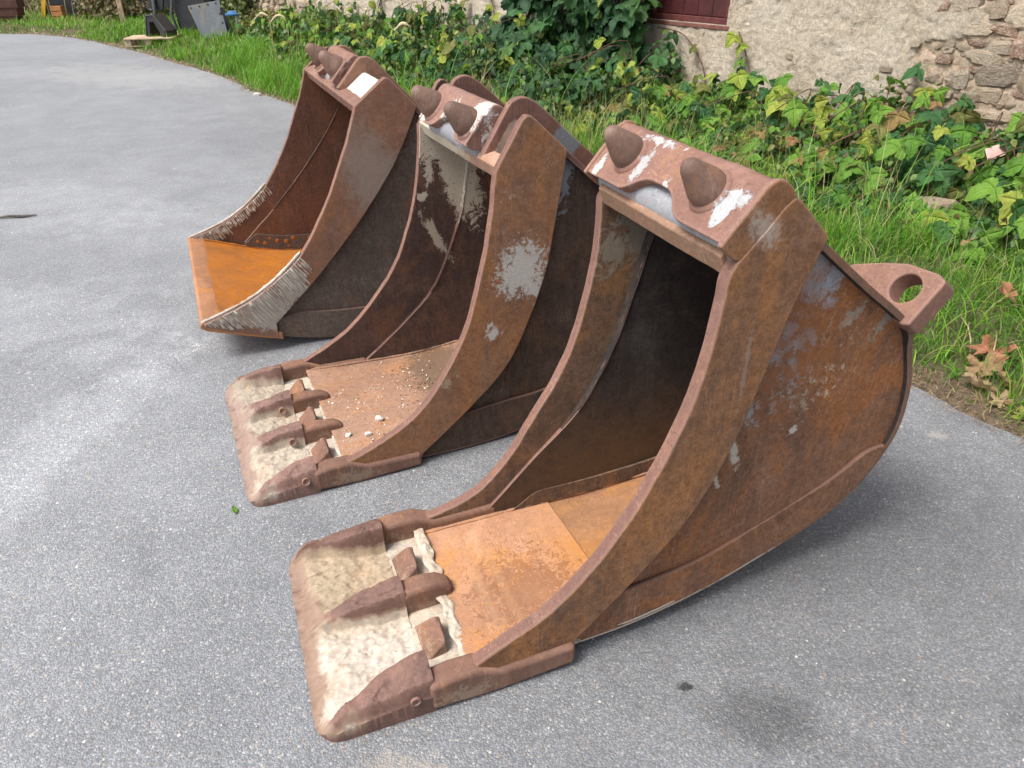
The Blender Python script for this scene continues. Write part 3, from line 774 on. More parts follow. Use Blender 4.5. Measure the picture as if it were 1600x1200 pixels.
# --- the middle bucket
b2 = make_bucket(dict(name='excavator_bucket', label='middle rusty bucket with four tooth covers and loose grit on its floor',
    loc=(-0.871, 1.892, 0), rz=R(24.18), w=0.805, tp=0.032, pin=0.034, pre='b2',
    front=[(0.335, 0.088), (0.409, 0.112), (0.528, 0.167), (0.614, 0.232), (0.69, 0.323), (0.779, 0.477), (0.830, 0.633), (0.867, 0.782), (0.887, 0.905), (0.898, 1.010)], front2=[(0.333, 0.090), (0.428, 0.135), (0.548, 0.208), (0.657, 0.317), (0.758, 0.446), (0.825, 0.590), (0.873, 0.746), (0.897, 0.897), (0.905, 1.010)], phi=52, phc=50, taper=0.02,
    top=[(0.988, 1.158), (1.004, 1.172), (1.022, 1.168)],
    bound=[(1.148, 1.058), (1.132, 0.946), (1.108, 0.80), (1.072, 0.626), (0.955, 0.355), (0.80, 0.195), (0.610, 0.045)],
    foot=[(0.60, 0.020), (0.335, 0.020)],
    rear=[(1.148, 1.056), (1.288, 0.942), (1.48, 0.790), (1.58, 0.640), (1.575, 0.45), (1.46, 0.25), (1.28, 0.115), (1.10, 0.045), (0.95, 0.015), (0.78, 0.008), (0.61, 0.012)],
    shell_top=[(0.925, 1.000), (1.005, 1.125), (1.025, 1.135), (1.045, 1.130), (1.148, 1.056)], belly=[(0.35, 0.016)],
    floor=[(0.335, 0.060), (0.55, 0.048), (0.80, 0.040), (1.0, 0.058), (1.12, 0.082), (1.27, 0.142)],
    strip=[(0.76, 0.150), (0.80, 0.158), (0.947, 0.168), (1.092, 0.173), (1.25, 0.21), (1.40, 0.275)],
    rail=(0.912, 1.022), railmat=rust('middle_rail_rust', (0.33, 0.19, 0.14), (0.26, 0.17, 0.12), (0.36, 0.2, 0.11), fine=0.3, seed=16, patches=[dict(c=(0.95, 0.62, 1.02), r=(0.1, 0.3, 0.1), col=(0.42, 0.38, 0.30), amp=0.7)]),
    cone=(0.908, 1.112), block=(0.165, 0.640), blockmat=rust('middle_block_rust', (0.235, 0.135, 0.108), (0.165, 0.094, 0.076), (0.28, 0.15, 0.085), 0.58, 0.72, 0.5, 0.8, fine=0.25, wear=0.6, seed=17, patches=[
        dict(c=(0.93, 0.21, 1.14), r=(0.06, 0.05, 0.07), col=(0.52, 0.48, 0.45), amp=0.9), dict(c=(0.90, 0.40, 1.11), r=(0.05, 0.07, 0.05), col=(0.48, 0.44, 0.40), amp=0.8), dict(c=(0.88, 0.62, 1.08), r=(0.05, 0.03, 0.06), col=(0.55, 0.51, 0.47), amp=0.8)]),
    ears=(0.150, 0.655), ear=[(0.905, 1.020), (0.955, 1.100), (1.000, 1.170), (1.022, 1.192), (1.052, 1.200), (1.082, 1.192), (1.125, 1.163), (1.235, 1.068), (1.352, 0.965), (1.36, 0.90), (1.15, 1.02), (1.0, 1.02)], earmat=rust('middle_hook_rust', (0.20, 0.105, 0.080), (0.14, 0.075, 0.060), (0.28, 0.13, 0.07), fine=0.35, wear=0.6, seed=18, patches=[dict(c=(1.22, 0.13, 1.06), r=(0.24, 0.03, 0.05), col=(0.22, 0.235, 0.25), amp=0.3, rot=(0, R(41), 0))])))
blade(b2, 0.805, [0.060, 0.285, 0.515, 0.742], 0.235, 0.042, 0.012, 0.35, 0.078, [BL2])
for s_, yy in ((-1, (-0.014, 0.050)), (1, (0.755, 0.819))):
    rounded_bar(b2, 'corner_adapter', [(0.222, *yy, 0.006, 0.082), (0.27, *yy, 0.004, 0.092), (0.345, *yy, 0.0, 0.090), (0.40, *yy, 0.0, 0.064), (0.60, yy[0], yy[1], 0.004, 0.058)], DUSTY, 0.014)
for y in (0.285, 0.515):
    rounded_bar(b2, 'tooth_adapter', [(0.222, y - 0.030, y + 0.030, 0.01, 0.088), (0.29, y - 0.029, y + 0.029, 0.01, 0.092), (0.355, y - 0.026, y + 0.026, 0.01, 0.084), (0.385, y - 0.02, y + 0.02, 0.02, 0.066)], DUSTY, 0.014)
for y in (0.165, 0.395, 0.625):
    stud(b2, 0.240, y, 0.105, DUSTY, 0.03, 0.066, 0.045)
    lumpy_strip(b2, 'mineral_crust', 0.325, 0.352, y - 0.07, y + 0.07, 0.056, 0.007, M['dust'], y * 9)
for y in (0.062, 0.287, 0.517):
    link('tooth_pin', lathe_dir((0.192, y + (-0.074 if y < 0.1 else -0.047), 0.060), (0, -1, 0.35), [(-0.01, 0.014), (0.004, 0.014), (0.005, 0.011), (0.0, 0.010), (0.0, 0)], 16), DUSTY, b2)
link('gap_plate', box(0.23, 0.34, 0.04, 0.765, 0.004, 0.028), M['dust'], b2, 0.004)

# --- the far bucket (rests on its belly, lip raised)
b1 = make_bucket(dict(name='excavator_bucket', label='widest rusty bucket at the far end with a toothless orange lip and white weld stripes',
    loc=(-1.357, 2.887, 0), rz=R(23.29), w=1.22, tp=0.030, pin=0.030, pre='b1',
    front=[(0.010, 0.190), (0.12, 0.225), (0.24, 0.274), (0.36, 0.350), (0.472, 0.448), (0.605, 0.655), (0.715, 0.890), (0.755, 0.995), (0.768, 1.040)],
    top=[(0.886, 1.132), (0.906, 1.146), (0.926, 1.140)],
    bound=[(1.038, 1.024), (0.981, 0.899), (0.898, 0.757), (0.734, 0.547), (0.537, 0.336), (0.405, 0.215), (0.318, 0.135)],
    foot=[(0.318, 0.062), (0.18, 0.108), (0.02, 0.170)],
    rear=[(1.038, 1.022), (1.20, 0.86), (1.34, 0.69), (1.41, 0.52), (1.38, 0.33), (1.25, 0.16), (1.05, 0.055), (0.85, 0.018), (0.68, 0.006), (0.55, 0.014), (0.43, 0.036), (0.322, 0.068)],
    shell_top=[(0.795, 1.030), (0.895, 1.105), (0.915, 1.112), (0.935, 1.100), (1.038, 1.022)], belly=[(0.18, 0.118), (0.06, 0.164)],
    floor=[(0.075, 0.186), (0.16, 0.158), (0.30, 0.112), (0.45, 0.074), (0.62, 0.052), (0.85, 0.050), (1.0, 0.078), (1.12, 0.125)],
    strip=[(0.345, 0.158), (0.45, 0.165), (0.56, 0.150), (0.70, 0.140), (0.85, 0.145), (1.0, 0.17)],
    rail=(0.776, 1.038), railmat=M['pink'], cone=(0.806, 1.130), phi=48, phc=46, corner=(0.28, 0.95, 0.09), cornermat=M['b1_panel'], block=(0.385, 0.835), blockmat=M['pink'],
    ears=(0.370, 0.850), ear=[(0.775, 1.060), (0.830, 1.120), (0.878, 1.174), (0.905, 1.186), (0.935, 1.182), (0.968, 1.158), (1.06, 1.06), (1.15, 0.96), (1.12, 0.90), (0.95, 1.03), (0.85, 1.03)], earmat=rust('far_hook_rust', (0.26, 0.145, 0.10), (0.19, 0.105, 0.075), (0.33, 0.16, 0.07), fine=0.35, wear=0.6, seed=29)))
# cutting lip, bevelled to the front
lip = [(-0.002, 0.170), (0.0, 0.188), (0.012, 0.196), (0.078, 0.186), (0.095, 0.176), (0.20, 0.135), (0.335, 0.088), (0.335, 0.052), (0.18, 0.100), (0.03, 0.150)]
link('cutting_lip', slab(lip, 0.002, 1.218, (0, 0, 0)), M['b1_lip'], b1, 0.004)
# white hard-facing welds along both cutter plates
fr1 = cat_rom([(0.010, 0.190), (0.12, 0.225), (0.24, 0.274), (0.36, 0.350), (0.472, 0.448)], 8)
for yb in (0.013, 1.207):
    link('edge_weld', tube([(x - 0.003, yb, z + 0.004) for x, z in fr1], 0.0075, 8, 0.7), M['bead'], b1)
PL1 = cat_rom([(1.038, 1.024), (0.981, 0.899), (0.898, 0.757), (0.734, 0.547), (0.537, 0.336), (0.405, 0.215), (0.318, 0.135)], 4) + [(0.318, 0.072), (0.18, 0.118), (0.02, 0.178)]
def on_plate(x, z):
    poly = fr1 + [(0.80, 1.0)] + PL1
    ins = False
    for (xa, za), (xb, zb) in zip(poly, poly[1:] + poly[:1]):
        if (za > z) != (zb > z) and x < (xb - xa) * (z - za) / (zb - za) + xa:
            ins = not ins
    return ins
def weld_row(y, n, x0, x1, lfun, ang, out):
    for k in range(n):
        x = x0 + (x1 - x0) * (k + 0.15 * random.random()) / (n - 1)
        z = front_at(fr1, min(x, 0.47)) - 0.005
        ln = lfun(x) * random.uniform(0.82, 1.08)
        a = R(ang + random.uniform(-4, 4))
        pts = []
        for q in range(7):
            t = q / 6 * ln
            px, pz = x + math.cos(a) * t + 0.0025 * mnoise.noise((k * 3.1, t * 40, 2)), z - math.sin(a) * t + 0.004 * mnoise.noise((k * 5.1, t * 40, 8))
            if not on_plate(px, pz):
                break
            pts.append((px, y, pz))
        if len(pts) > 2:
            link('weld_bead', tube(pts, [0.004] + [random.uniform(0.0035, 0.0062) for _ in pts[2:]] + [0.003], 6, 0.9), M['bead'], b1, 0, 80)
weld_row(0.0015, 46, 0.02, 0.46, lambda x: min(0.035 + x * 0.55, 0.135, 0.03 + (0.50 - x) * 1.2), 56, -1)
weld_row(1.191, 46, 0.02, 0.468, lambda x: 0.05 if x > 0.22 else 0.07, 62, 1)
# top sheet, painted pale as sky glare, between the side and the hook plate
lp = [(0.800, 1.046), (0.893, 1.118), (0.905, 1.121), (0.915, 1.118), (0.903, 1.107), (0.802, 1.036)]
link('top_sheet', slab(lp, 0.032, 0.352, (0, 0, 0)), M['bright'], b1, 0.002)
# rust blooms on the inner far wall
for k, (x, z, r) in enumerate([(0.37, 0.135, 0.010), (0.41, 0.120, 0.012), (0.48, 0.125, 0.013), (0.53, 0.115, 0.014), (0.57, 0.130, 0.012), (0.66, 0.122, 0.010), (0.69, 0.095, 0.011), (0.44, 0.145, 0.008), (0.54, 0.085, 0.009)]):
    link('rust_scab', lathe_dir((x, 1.1668, z), (0, -1, 0.001), [(0, r), (0.0012, r * 0.9), (0.0018, r * 0.5), (0.0016, 0)], 11), M['b1_floor'], b1)
# ------------------------------------------------------------------ the setting: ground, asphalt, verge
EDGE = [(4.2, -6.0), (3.3, -0.6), (2.55, 0.9), (2.12, 1.85), (1.93, 2.28), (1.81, 2.50), (1.70, 2.72), (0.9, 3.95), (-0.3, 5.78), (-1.6, 7.75), (-2.71, 9.40), (-3.30, 10.09), (-3.99, 11.17), (-5.02, 12.48),
        (-6.20, 13.84), (-7.32, 15.08), (-9.03, 16.79), (-10.26, 17.59), (-11.18, 17.73), (-16.0, 18.6), (-30.0, 19.5), (-70.0, 20.0)]
_e = cat_rom(EDGE, 8)
edge_pts = []
for i in range(len(_e)):
    a, b = Vector(_e[max(i - 1, 0)]), Vector(_e[min(i + 1, len(_e) - 1)])
    d = (b - a).normalized()
    k = 0.05 * mnoise.noise((_e[i][0] * 2.3, _e[i][1] * 2.3, 0.4)) + 0.02 * mnoise.noise((_e[i][0] * 9, _e[i][1] * 9, 3.4))
    edge_pts.append((_e[i][0] + d.y * k, _e[i][1] - d.x * k))
EA = np.array(edge_pts)

def edge_dist(P):
    """signed distance to the asphalt edge, positive on the grass side"""
    best = np.full(len(P), 1e9)
    sign = np.ones(len(P))
    for i in range(len(EA) - 1):
        a, b = EA[i], EA[i + 1]
        ab = b - a
        t = np.clip(((P - a) @ ab) / (ab @ ab), 0, 1)
        q = a + t[:, None] * ab
        dd = np.linalg.norm(P - q, axis=1)
        cr = ab[0] * (P[:, 1] - a[1]) - ab[1] * (P[:, 0] - a[0])
        m = dd < best
        best = np.where(m, dd, best)
        sign = np.where(m, np.where(cr < 0, 1, -1), sign)
    return best * sign

def soil_material():
    g = G('verge_soil')
    n1, n2, n3 = g.noise(1.5, 6, 0.6), g.noise(20, 6, 0.7), g.noise(130, 4, 0.7)
    c = g.mix(g.rng(n2, 0.35, 0.65), (0.085, 0.062, 0.042), (0.16, 0.125, 0.085))
    c = g.mix(g.math('MULTIPLY', g.rng(n1, 0.45, 0.6), 0.5), c, (0.06, 0.085, 0.025))
    c = g.vmul(c, g.rng(n3, 0.25, 0.75, 0.6, 1.35))
    return g.finish(c, 0.95, g.bump(g.math('ADD', n2, g.math('MULTIPLY', n3, 0.5)), 0.8, 0.02), 0.1)
SOIL = soil_material()

g = G('far_ground')
c = g.mix(g.rng(g.noise(0.3, 6, 0.6), 0.35, 0.65), (0.075, 0.095, 0.030), (0.13, 0.12, 0.06))
c = g.vmul(c, g.rng(g.noise(8, 5, 0.7), 0.25, 0.75, 0.6, 1.4))
far_ground_mat = g.finish(c, 0.95, None, 0.1)
gr = link('ground', mesh([(-600, -600, -0.16), (600, -600, -0.16), (600, 600, -0.16), (-600, 600, -0.16)], [[0, 1, 2, 3]]), far_ground_mat, None, 0, 0)
structure(gr)

# verge terrain
def axis_steps(segs):
    out = []
    for a, b, st in segs:
        out += list(np.arange(a, b, st))
    return np.array(out + [segs[-1][1]])
vx = axis_steps([(-70, -20, 2.5), (-20, -6, 0.5), (-6, 6, 0.16), (6, 14, 1.0)])
vy = axis_steps([(-7, 0, 0.7), (0, 12, 0.16), (12, 24, 0.4), (24, 70, 3.0)])
XX, YY = np.meshgrid(vx, vy)
VP = np.stack([XX.ravel(), YY.ravel()], 1)
VD = edge_dist(VP)
vz = []
for (x, y), d in zip(VP, VD):
    h = 0.002 + 0.075 * sstep(0.0, 0.9, d) + 0.02 * sstep(0.02, 0.3, d) * mnoise.noise((x * 2.1, y * 2.1, 5)) + 0.05 * sstep(1, 4, d) * mnoise.noise((x * 0.5, y * 0.5, 9))
    vz.append(h if d > 0 else max(-0.09, 0.002 + d * 0.45))
nvx, nvy = len(vx), len(vy)
vf = [[j * nvx + i, j * nvx + i + 1, (j + 1) * nvx + i + 1, (j + 1) * nvx + i] for j in range(nvy - 1) for i in range(nvx - 1)]
VZ = np.array(vz)
vf = [q for q in vf if max(VD[k] for k in q) > -0.6]
verge = link('verge_ground', mesh(np.column_stack([VP, VZ]), vf), SOIL, None, 0, 60)
structure(verge)
def ground_z(x, y, d):
    return 0.002 + 0.075 * sstep(0.0, 0.9, d) + 0.02 * sstep(0.02, 0.3, d) * mnoise.noise((x * 2.1, y * 2.1, 5)) + 0.05 * sstep(1, 4, d) * mnoise.noise((x * 0.5, y * 0.5, 9))

def asphalt_material():
    g = G('weathered_asphalt')
    P = g.obj()
    big = g.noise(0.55, 6, 0.6, P, 0.5)
    mid = g.noise(3.2, 6, 0.65, P, 0.4)
    fin = g.noise(75, 4, 0.75, P)
    vcol = g.voro(190, P, 'F1', 'Color')
    vd = g.voro(190, P, 'F1', 'Distance')
    sep = g.new('ShaderNodeSeparateColor')
    g.set(sep.inputs[0], vcol)
    base = g.mix(g.rng(big, 0.36, 0.64), (0.198, 0.206, 0.220), (0.240, 0.248, 0.262))
    base = g.vmul(base, g.rng(mid, 0.3, 0.7, 0.91, 1.08))
    stone = g.rng(sep.outputs[0], 0.0, 1.0, 0.80, 1.20)          # each chip its own tone
    c = g.vmul(base, stone)
    c = g.mix(g.math('MULTIPLY', g.rng(vd, 0.42, 0.75), 0.65), c, g.vmul(base, 0.6))    # dark binder between chips
    c = g.mix(g.math('MULTIPLY', g.rng(sep.outputs[1], 0.93, 0.97), 0.6), c, (0.46, 0.44, 0.42))   # pale chips
    c = g.mix(g.math('MULTIPLY', g.rng(sep.outputs[2], 0.95, 0.98), 0.6), c, (0.30, 0.24, 0.19))   # brown chips
    c = g.vmul(c, g.rng(fin, 0.25, 0.75, 0.80, 1.20))
    # scattered larger bright chips
    v2 = g.voro(23, P, 'F1', 'Distance')
    v2c = g.new('ShaderNodeSeparateColor')
    g.set(v2c.inputs[0], g.voro(23, P, 'F1', 'Color'))
    chip = g.math('MULTIPLY', g.rng(g.math('ADD', v2, g.math('MULTIPLY', fin, 0.05)), 0.10, 0.13, 1, 0), g.rng(v2c.outputs[0], 0.78, 0.8))
    c = g.mix(g.math('MULTIPLY', chip, 0.85), c, (0.60, 0.58, 0.55))
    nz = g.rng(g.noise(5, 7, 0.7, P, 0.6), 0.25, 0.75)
    fz = g.rng(g.noise(30, 6, 0.75, P, 0.6), 0.25, 0.75)
    def tone_patch(cx, cy, rx, ry, col, a, amp=0.5, edge=0.4, rot=0.0, n=None):
        nonlocal c
        m = g.blob((cx, cy, 0), (rx, ry, 1.0), n or nz, amp, edge, (0, 0, R(rot)))
        c = g.mix(g.math('MULTIPLY', m, a), c, col if not isinstance(col, float) else g.vmul(c, col))
    tone_patch(0.591, 1.132, 0.13, 0.085, 0.58, 0.75, 0.5, 0.5)           # old oil spots
    tone_patch(0.436, 1.210, 0.022, 0.013, (0.03, 0.03, 0.032), 0.9, 0.6, 0.15, n=fz)
    tone_patch(0.830, 1.106, 0.08, 0.05, 1.35, 0.5, 0.9, 0.5, 20)
    tone_patch(1.15, 1.75, 0.5, 0.28, 0.84, 0.7, 0.5, 0.5)
    tone_patch(1.1, 1.3, 1.7, 1.2, 0.72, 0.85, 0.5, 0.8)  # broad darker asphalt tone right of the near bucket
    tone_patch(-1.6, 1.6, 1.1, 1.6, 1.10, 0.8, 0.6, 0.7)  # broad lighter asphalt tone on the left
    tone_patch(-1.70, 2.35, 0.16, 0.70, 1.42, 0.8, 0.7, 0.6, 12)       # chalky trail on the left
    tone_patch(-2.4, 3.4, 0.7, 0.35, 1.25, 0.7, 0.8, 0.5, 20)
    tone_patch(-3.6, 5.2, 1.2, 0.5, 1.25, 0.7, 0.8, 0.5, 10)
    tone_patch(-5.6, 11.6, 1.5, 0.7, (0.30, 0.295, 0.285), 0.5, 0.8, 0.5, 30)
    tone_patch(-2.2, 7.3, 1.5, 1.2, 0.86, 0.7, 0.6, 0.5)
    tone_patch(-0.25, 0.97, 0.10, 0.05, (0.36, 0.30, 0.24), 0.4, 0.9, 0.4, n=fz)
    tone_patch(1.63, 2.32, 0.04, 0.02, (0.40, 0.36, 0.31), 0.4, 0.9, 0.5, n=fz)
    h = g.math('ADD', g.rng(vd, 0.0, 0.7, 1, 0), g.math('MULTIPLY', fin, 0.9))
    nrm = g.bump(h, 0.5, 0.0035)
    nrm = g.bump(mid, 0.25, 0.02, nrm)
    return g.finish(c, g.rng(fin, 0.2, 0.8, 0.50, 0.72), nrm, 0.5)
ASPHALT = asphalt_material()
ring = [(x, y) for x, y in edge_pts] + [(-70, -40), (6, -40)]
n = len(ring)
asp = mesh([(x, y, 0.0) for x, y in ring] + [(x, y, -0.05) for x, y in ring], [list(range(n))] + [[i, i + n, (i + 1) % n + n, (i + 1) % n] for i in range(n)])
if asp.polygons[0].normal.z < 0:
    asp.flip_normals()
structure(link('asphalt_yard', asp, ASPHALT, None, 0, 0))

# ------------------------------------------------------------------ the old building wall
W0 = Vector((3.85, 5.6, 0))
WT = Vector((-0.58602, 0.81030, 0))          # along the wall, away from the camera
WN = Vector((-0.81030, -0.58602, 0))         # out of the wall, towards the yard
def wp(a, z, o=0.0):
    return W0 + WT * a + WN * o + Vector((0, 0, z))
building = thing('old_building', 'old building with crumbling cream plaster wall over rubble stone behind the brambles', 'building', tuple(W0))
INV = Matrix.Translation(-W0)
def bl(p):
    q = Vector(p) - W0
    return (q.x, q.y, q.z)

WIN = (2.97, 4.06, 0.95, 2.05)               # window opening along the wall and in height
wa = axis_steps([(-6, -0.6, 0.3), (-0.6, 3.1, 0.019), (3.1, 5.0, 0.03), (5.0, 13.0, 0.10), (13.0, 19.0, 0.06)])
wz = axis_steps([(-0.25, 0.1, 0.05), (0.1, 1.4, 0.019), (1.4, 1.6, 0.04), (1.6, 3.6, 0.25)])
def bare(a, z):
    """1 where the plaster has fallen and rubble shows"""
    n = mnoise.fractal((a * 1.7, z * 2.2, 3.0), 1.0, 2.0, 5) * 0.42
    r = sstep(0.96, 0.90, a + n * 0.9 - 0.28 * sstep(0.7, 0.1, z) + 0.12 * sstep(0.75, 1.15, z))
    l = sstep(13.2, 13.3, a + n * 0.8)
    return max(r, l)
wv, wbare, wshade = [], [], []
for z in wz:
    for a in wa:
        b = bare(a, z)
        pl = 0.007 * mnoise.fractal((a * 2.2, z * 2.2, 1.0), 1.0, 2.0, 3) + 0.0030 * mnoise.ridged_multi_fractal((a * 6.0 + z * 5, z * 9.0, 2.0), 0.6, 2.3, 6, 1.0, 2.0)
        pl += 0.0045 * mnoise.fractal((a * 17 + z * 9, z * 27, 4.0), 0.5, 2.1, 5)
        flk = mnoise.fractal((a * 4.1, z * 5.3, 14.0), 0.8, 2.0, 6)
        pl -= 0.007 * sstep(0.20, 0.215, flk)
        pl -= 0.012 * sstep(1.0, 0.96, math.hypot((a - 1.72) / 0.27, (z - 0.30) / 0.19) + 0.25 * flk)
        st = -0.022 + 0.016 * mnoise.fractal((a * 9, z * 12, 6.0), 0.6, 2.0, 6)
        wv.append(bl(wp(a, z, pl * (1 - b) + st * b)))
        wbare.append(b)
na = len(wa)
wf = []
for j in range(len(wz) - 1):
    for i in range(na - 1):
        ca, cz = 0.5 * (wa[i] + wa[i + 1]), 0.5 * (wz[j] + wz[j + 1])
        if WIN[0] < ca < WIN[1] and WIN[2] < cz < WIN[3]:
            continue
        wf.append([j * na + i, (j + 1) * na + i, (j + 1) * na + i + 1, j * na + i + 1])
def wall_material():
    g = G('cream_plaster')
    b = g.attr('bare', 'Fac')
    n1, n2, n3 = g.noise(1.6, 7, 0.65, dist=0.4), g.noise(12, 8, 0.72, dist=0.3), g.noise(75, 5, 0.75)
    c = g.mix(g.rng(n1, 0.35, 0.66), (0.52, 0.455, 0.370), (0.45, 0.375, 0.288))
    c = g.mix(g.math('MULTIPLY', g.rng(n2, 0.50, 0.72), 0.6), c, (0.57, 0.515, 0.44))
    c = g.mix(g.math('MULTIPLY', g.rng(g.noise(6, 8, 0.75, dist=1.0), 0.57, 0.68), 0.5), c, (0.30, 0.235, 0.165))
    m = g.mix(g.rng(n2, 0.38, 0.62), (0.54, 0.43, 0.32), (0.42, 0.32, 0.23))
    m = g.mix(g.math('MULTIPLY', g.rng(n1, 0.48, 0.6), 0.6), m, (0.52, 0.40, 0.31))
    c = g.mix(b, c, m)
    c = g.vmul(c, g.rng(n3, 0.25, 0.75, 0.74, 1.22))
    c = g.vmul(c, g.rng(g.noise(28, 9, 0.82, dist=0.4), 0.3, 0.7, 0.70, 1.25))
    pits = g.voro(85)
    c = g.mix(g.math('MULTIPLY', g.rng(g.math('ADD', pits, g.math('MULTIPLY', n2, 0.4)), 0.24, 0.36, 1, 0), 0.7), c, (0.15, 0.115, 0.08))
    rg = g.noise(7, 9, 0.8, g.scaled(g.obj(), (1, 1, 1.6)), 1.4)
    wv_ = g.new('ShaderNodeVectorMath', operation='ADD')
    g.set(wv_.inputs[0], g.obj())
    g.set(wv_.inputs[1], g.vmul(g.noise(3, 5, 0.65, col=True), 0.5))
    ck = g.voro(2.3, wv_.outputs[0], 'DISTANCE_TO_EDGE')
    ckm = g.math('MULTIPLY', g.rng(ck, 0.0, 0.012, 1, 0), g.rng(n1, 0.46, 0.58))
    c = g.mix(g.math('MULTIPLY', ckm, 0.7), c, (0.16, 0.12, 0.085))
    rg = g.math('SUBTRACT', rg, g.math('MULTIPLY', ckm, 0.25))
    nrm = g.bump(rg, 0.8, 0.03)
    nrm = g.bump(n2, 0.5, 0.010, nrm)
    nrm = g.bump(g.noise(28, 9, 0.82, dist=0.4), 0.8, 0.012, nrm)
    return g.finish(c, 0.95, nrm, 0.1)
wme = mesh(wv, wf)
wme.attributes.new('bare', 'FLOAT', 'POINT').data.foreach_set('value', wbare)
wall = link('wall', wme, wall_material(), building, 0, 28)
# the body of the wall behind its face, so that it has thickness and an end
end_p = [bl(wp(a, z, o)) for a, z, o in ((-6, -0.2, -0.12), (2.7, -0.2, -0.12), (2.7, 3.6, -0.12), (-6, 3.6, -0.12))]
def wall_block(a0, a1, z0, z1, o0, o1, name, mat, parent, bev=0.0):
    v = [bl(wp(a, z, o)) for z in (z0, z1) for o in (o0, o1) for a in (a0, a1)]
    return link(name, mesh(v, [[0, 2, 3, 1], [4, 5, 7, 6], [0, 1, 5, 4], [2, 6, 7, 3], [0, 4, 6, 2], [1, 3, 7, 5]]), mat, parent, bev, 40)
PLAST = plain('plaster_back', (0.42, 0.35, 0.26), 0.95, 0.1, 0, 0.2, 6, 0.4)
wall_block(-6, WIN[0] - 0.001, -0.25, 3.6, -0.60, -0.10, 'wall_core', PLAST, wall)
wall_block(WIN[1] + 0.001, 19.0, -0.25, 3.6, -0.60, -0.10, 'wall_core', PLAST, wall)
wall_block(WIN[0], WIN[1], -0.25, WIN[2] - 0.001, -0.60, -0.10, 'wall_core', PLAST, wall)
wall_block(WIN[0], WIN[1], WIN[3] + 0.001, 3.6, -0.60, -0.10, 'wall_core', PLAST, wall)
RED = plain('oxblood_paint', (0.060, 0.013, 0.014), 0.5, 0.4, 0, 0.3, 9, 0.3)
RED2 = plain('dull_red_paint', (0.095, 0.026, 0.024), 0.6, 0.35, 0, 0.35, 12, 0.4)
win = wall_block(WIN[0] + 0.01, WIN[1] - 0.01, WIN[2] + 0.01, WIN[3] - 0.01, -0.095, -0.075, 'window_shutter', RED, building)
for a0, a1, z0, z1 in ((WIN[0] + 0.002, WIN[0] + 0.06, WIN[2] + 0.06, WIN[3] - 0.06), (WIN[1] - 0.06, WIN[1] - 0.002, WIN[2] + 0.06, WIN[3] - 0.06), (WIN[0] + 0.002, WIN[1] - 0.002, WIN[2] + 0.002, WIN[2] + 0.058), (WIN[0] + 0.002, WIN[1] - 0.002, WIN[3] - 0.058, WIN[3] - 0.002)):
    wall_block(a0, a1, z0, z1, -0.074, -0.03, 'frame', RED2, win, 0.006)
for k in range(5):
    a0 = WIN[0] + 0.065 + k * 0.193
    wall_block(a0, a0 + 0.188, WIN[2] + 0.065, WIN[3] - 0.065, -0.074, -0.058, 'board', RED, win, 0.004)
wall_block(WIN[0] - 0.03, WIN[1] + 0.03, WIN[2] - 0.045, WIN[2] - 0.003, -0.09, 0.012, 'sill', plain('weathered_sill', (0.16, 0.075, 0.06), 0.9, 0.1), win, 0.008)

# stones and brick fragments where the plaster is gone
def stone_mesh(seed, flat=0.5):
    v, f = [], []
    nu, nv_ = 14, 8
    rr = random.Random(int(seed * 10))
    planes = [(Vector(s), rr.uniform(0.72, 0.95)) for s in ((1, 0, 0), (-1, 0, 0), (0, 1, 0), (0, -1, 0), (0, 0, 1), (0, 0, -1))]
    planes = [((n_ + Vector((rr.uniform(-0.28, 0.28), rr.uniform(-0.28, 0.28), rr.uniform(-0.28, 0.28)))).normalized(), d_) for n_, d_ in planes]
    planes += [(Vector((rr.uniform(-1, 1), rr.uniform(-1, 1), rr.uniform(-1, 1))).normalized(), rr.uniform(0.85, 1.0)) for _ in range(6)]
    for j in range(nv_ + 1):
        th = math.pi * j / nv_
        for i in range(nu):
            ph = 2 * math.pi * i / nu
            p = Vector((math.sin(th) * math.cos(ph), math.sin(th) * math.sin(ph), math.cos(th)))
            r_ = min(d_ / max(p.dot(n_), 0.05) for n_, d_ in planes)
            q = p * r_ * (1 + 0.07 * mnoise.noise(p * 3 + Vector((seed, 0, 0))))
            v.append((q.x, q.y, q.z))
    for j in range(nv_):
        for i in range(nu):
            f.append([j * nu + i, (j + 1) * nu + i, (j + 1) * nu + (i + 1) % nu, j * nu + (i + 1) % nu])
    return mesh(v, f)
def stone_material(name, col, col2, chalk=0.5):
    g = G(name)
    n1, n2 = g.noise(1.7, 7, 0.7, dist=0.5), g.noise(9, 6, 0.75)
    info = g.new('ShaderNodeObjectInfo').outputs['Random']
    c = g.mix(g.rng(n1, 0.35, 0.65), col, col2)
    c = g.mix(g.math('MULTIPLY', g.rng(g.noise(2.6, 8, 0.75, dist=0.8), 0.44, 0.60), chalk + 0.15), c, (0.58, 0.50, 0.40))
    c = g.vmul(c, g.math('MULTIPLY', g.rng(n2, 0.25, 0.75, 0.72, 1.25), g.rng(info, 0, 1, 0.75, 1.15)))
    return g.finish(c, 0.93, g.bump(g.math('ADD', n1, g.math('MULTIPLY', n2, 0.4)), 0.8, 0.12), 0.12)
ST = [stone_material('sand_stone', (0.50, 0.39, 0.28), (0.41, 0.31, 0.215)), stone_material('grey_stone', (0.44, 0.36, 0.28), (0.34, 0.27, 0.205)), stone_material('pale_stone', (0.57, 0.48, 0.37), (0.48, 0.375, 0.27)),
      stone_material('brick_red', (0.37, 0.19, 0.135), (0.36, 0.23, 0.17), 0.8)]
STM = [stone_mesh(k * 3.7) for k in range(9)]
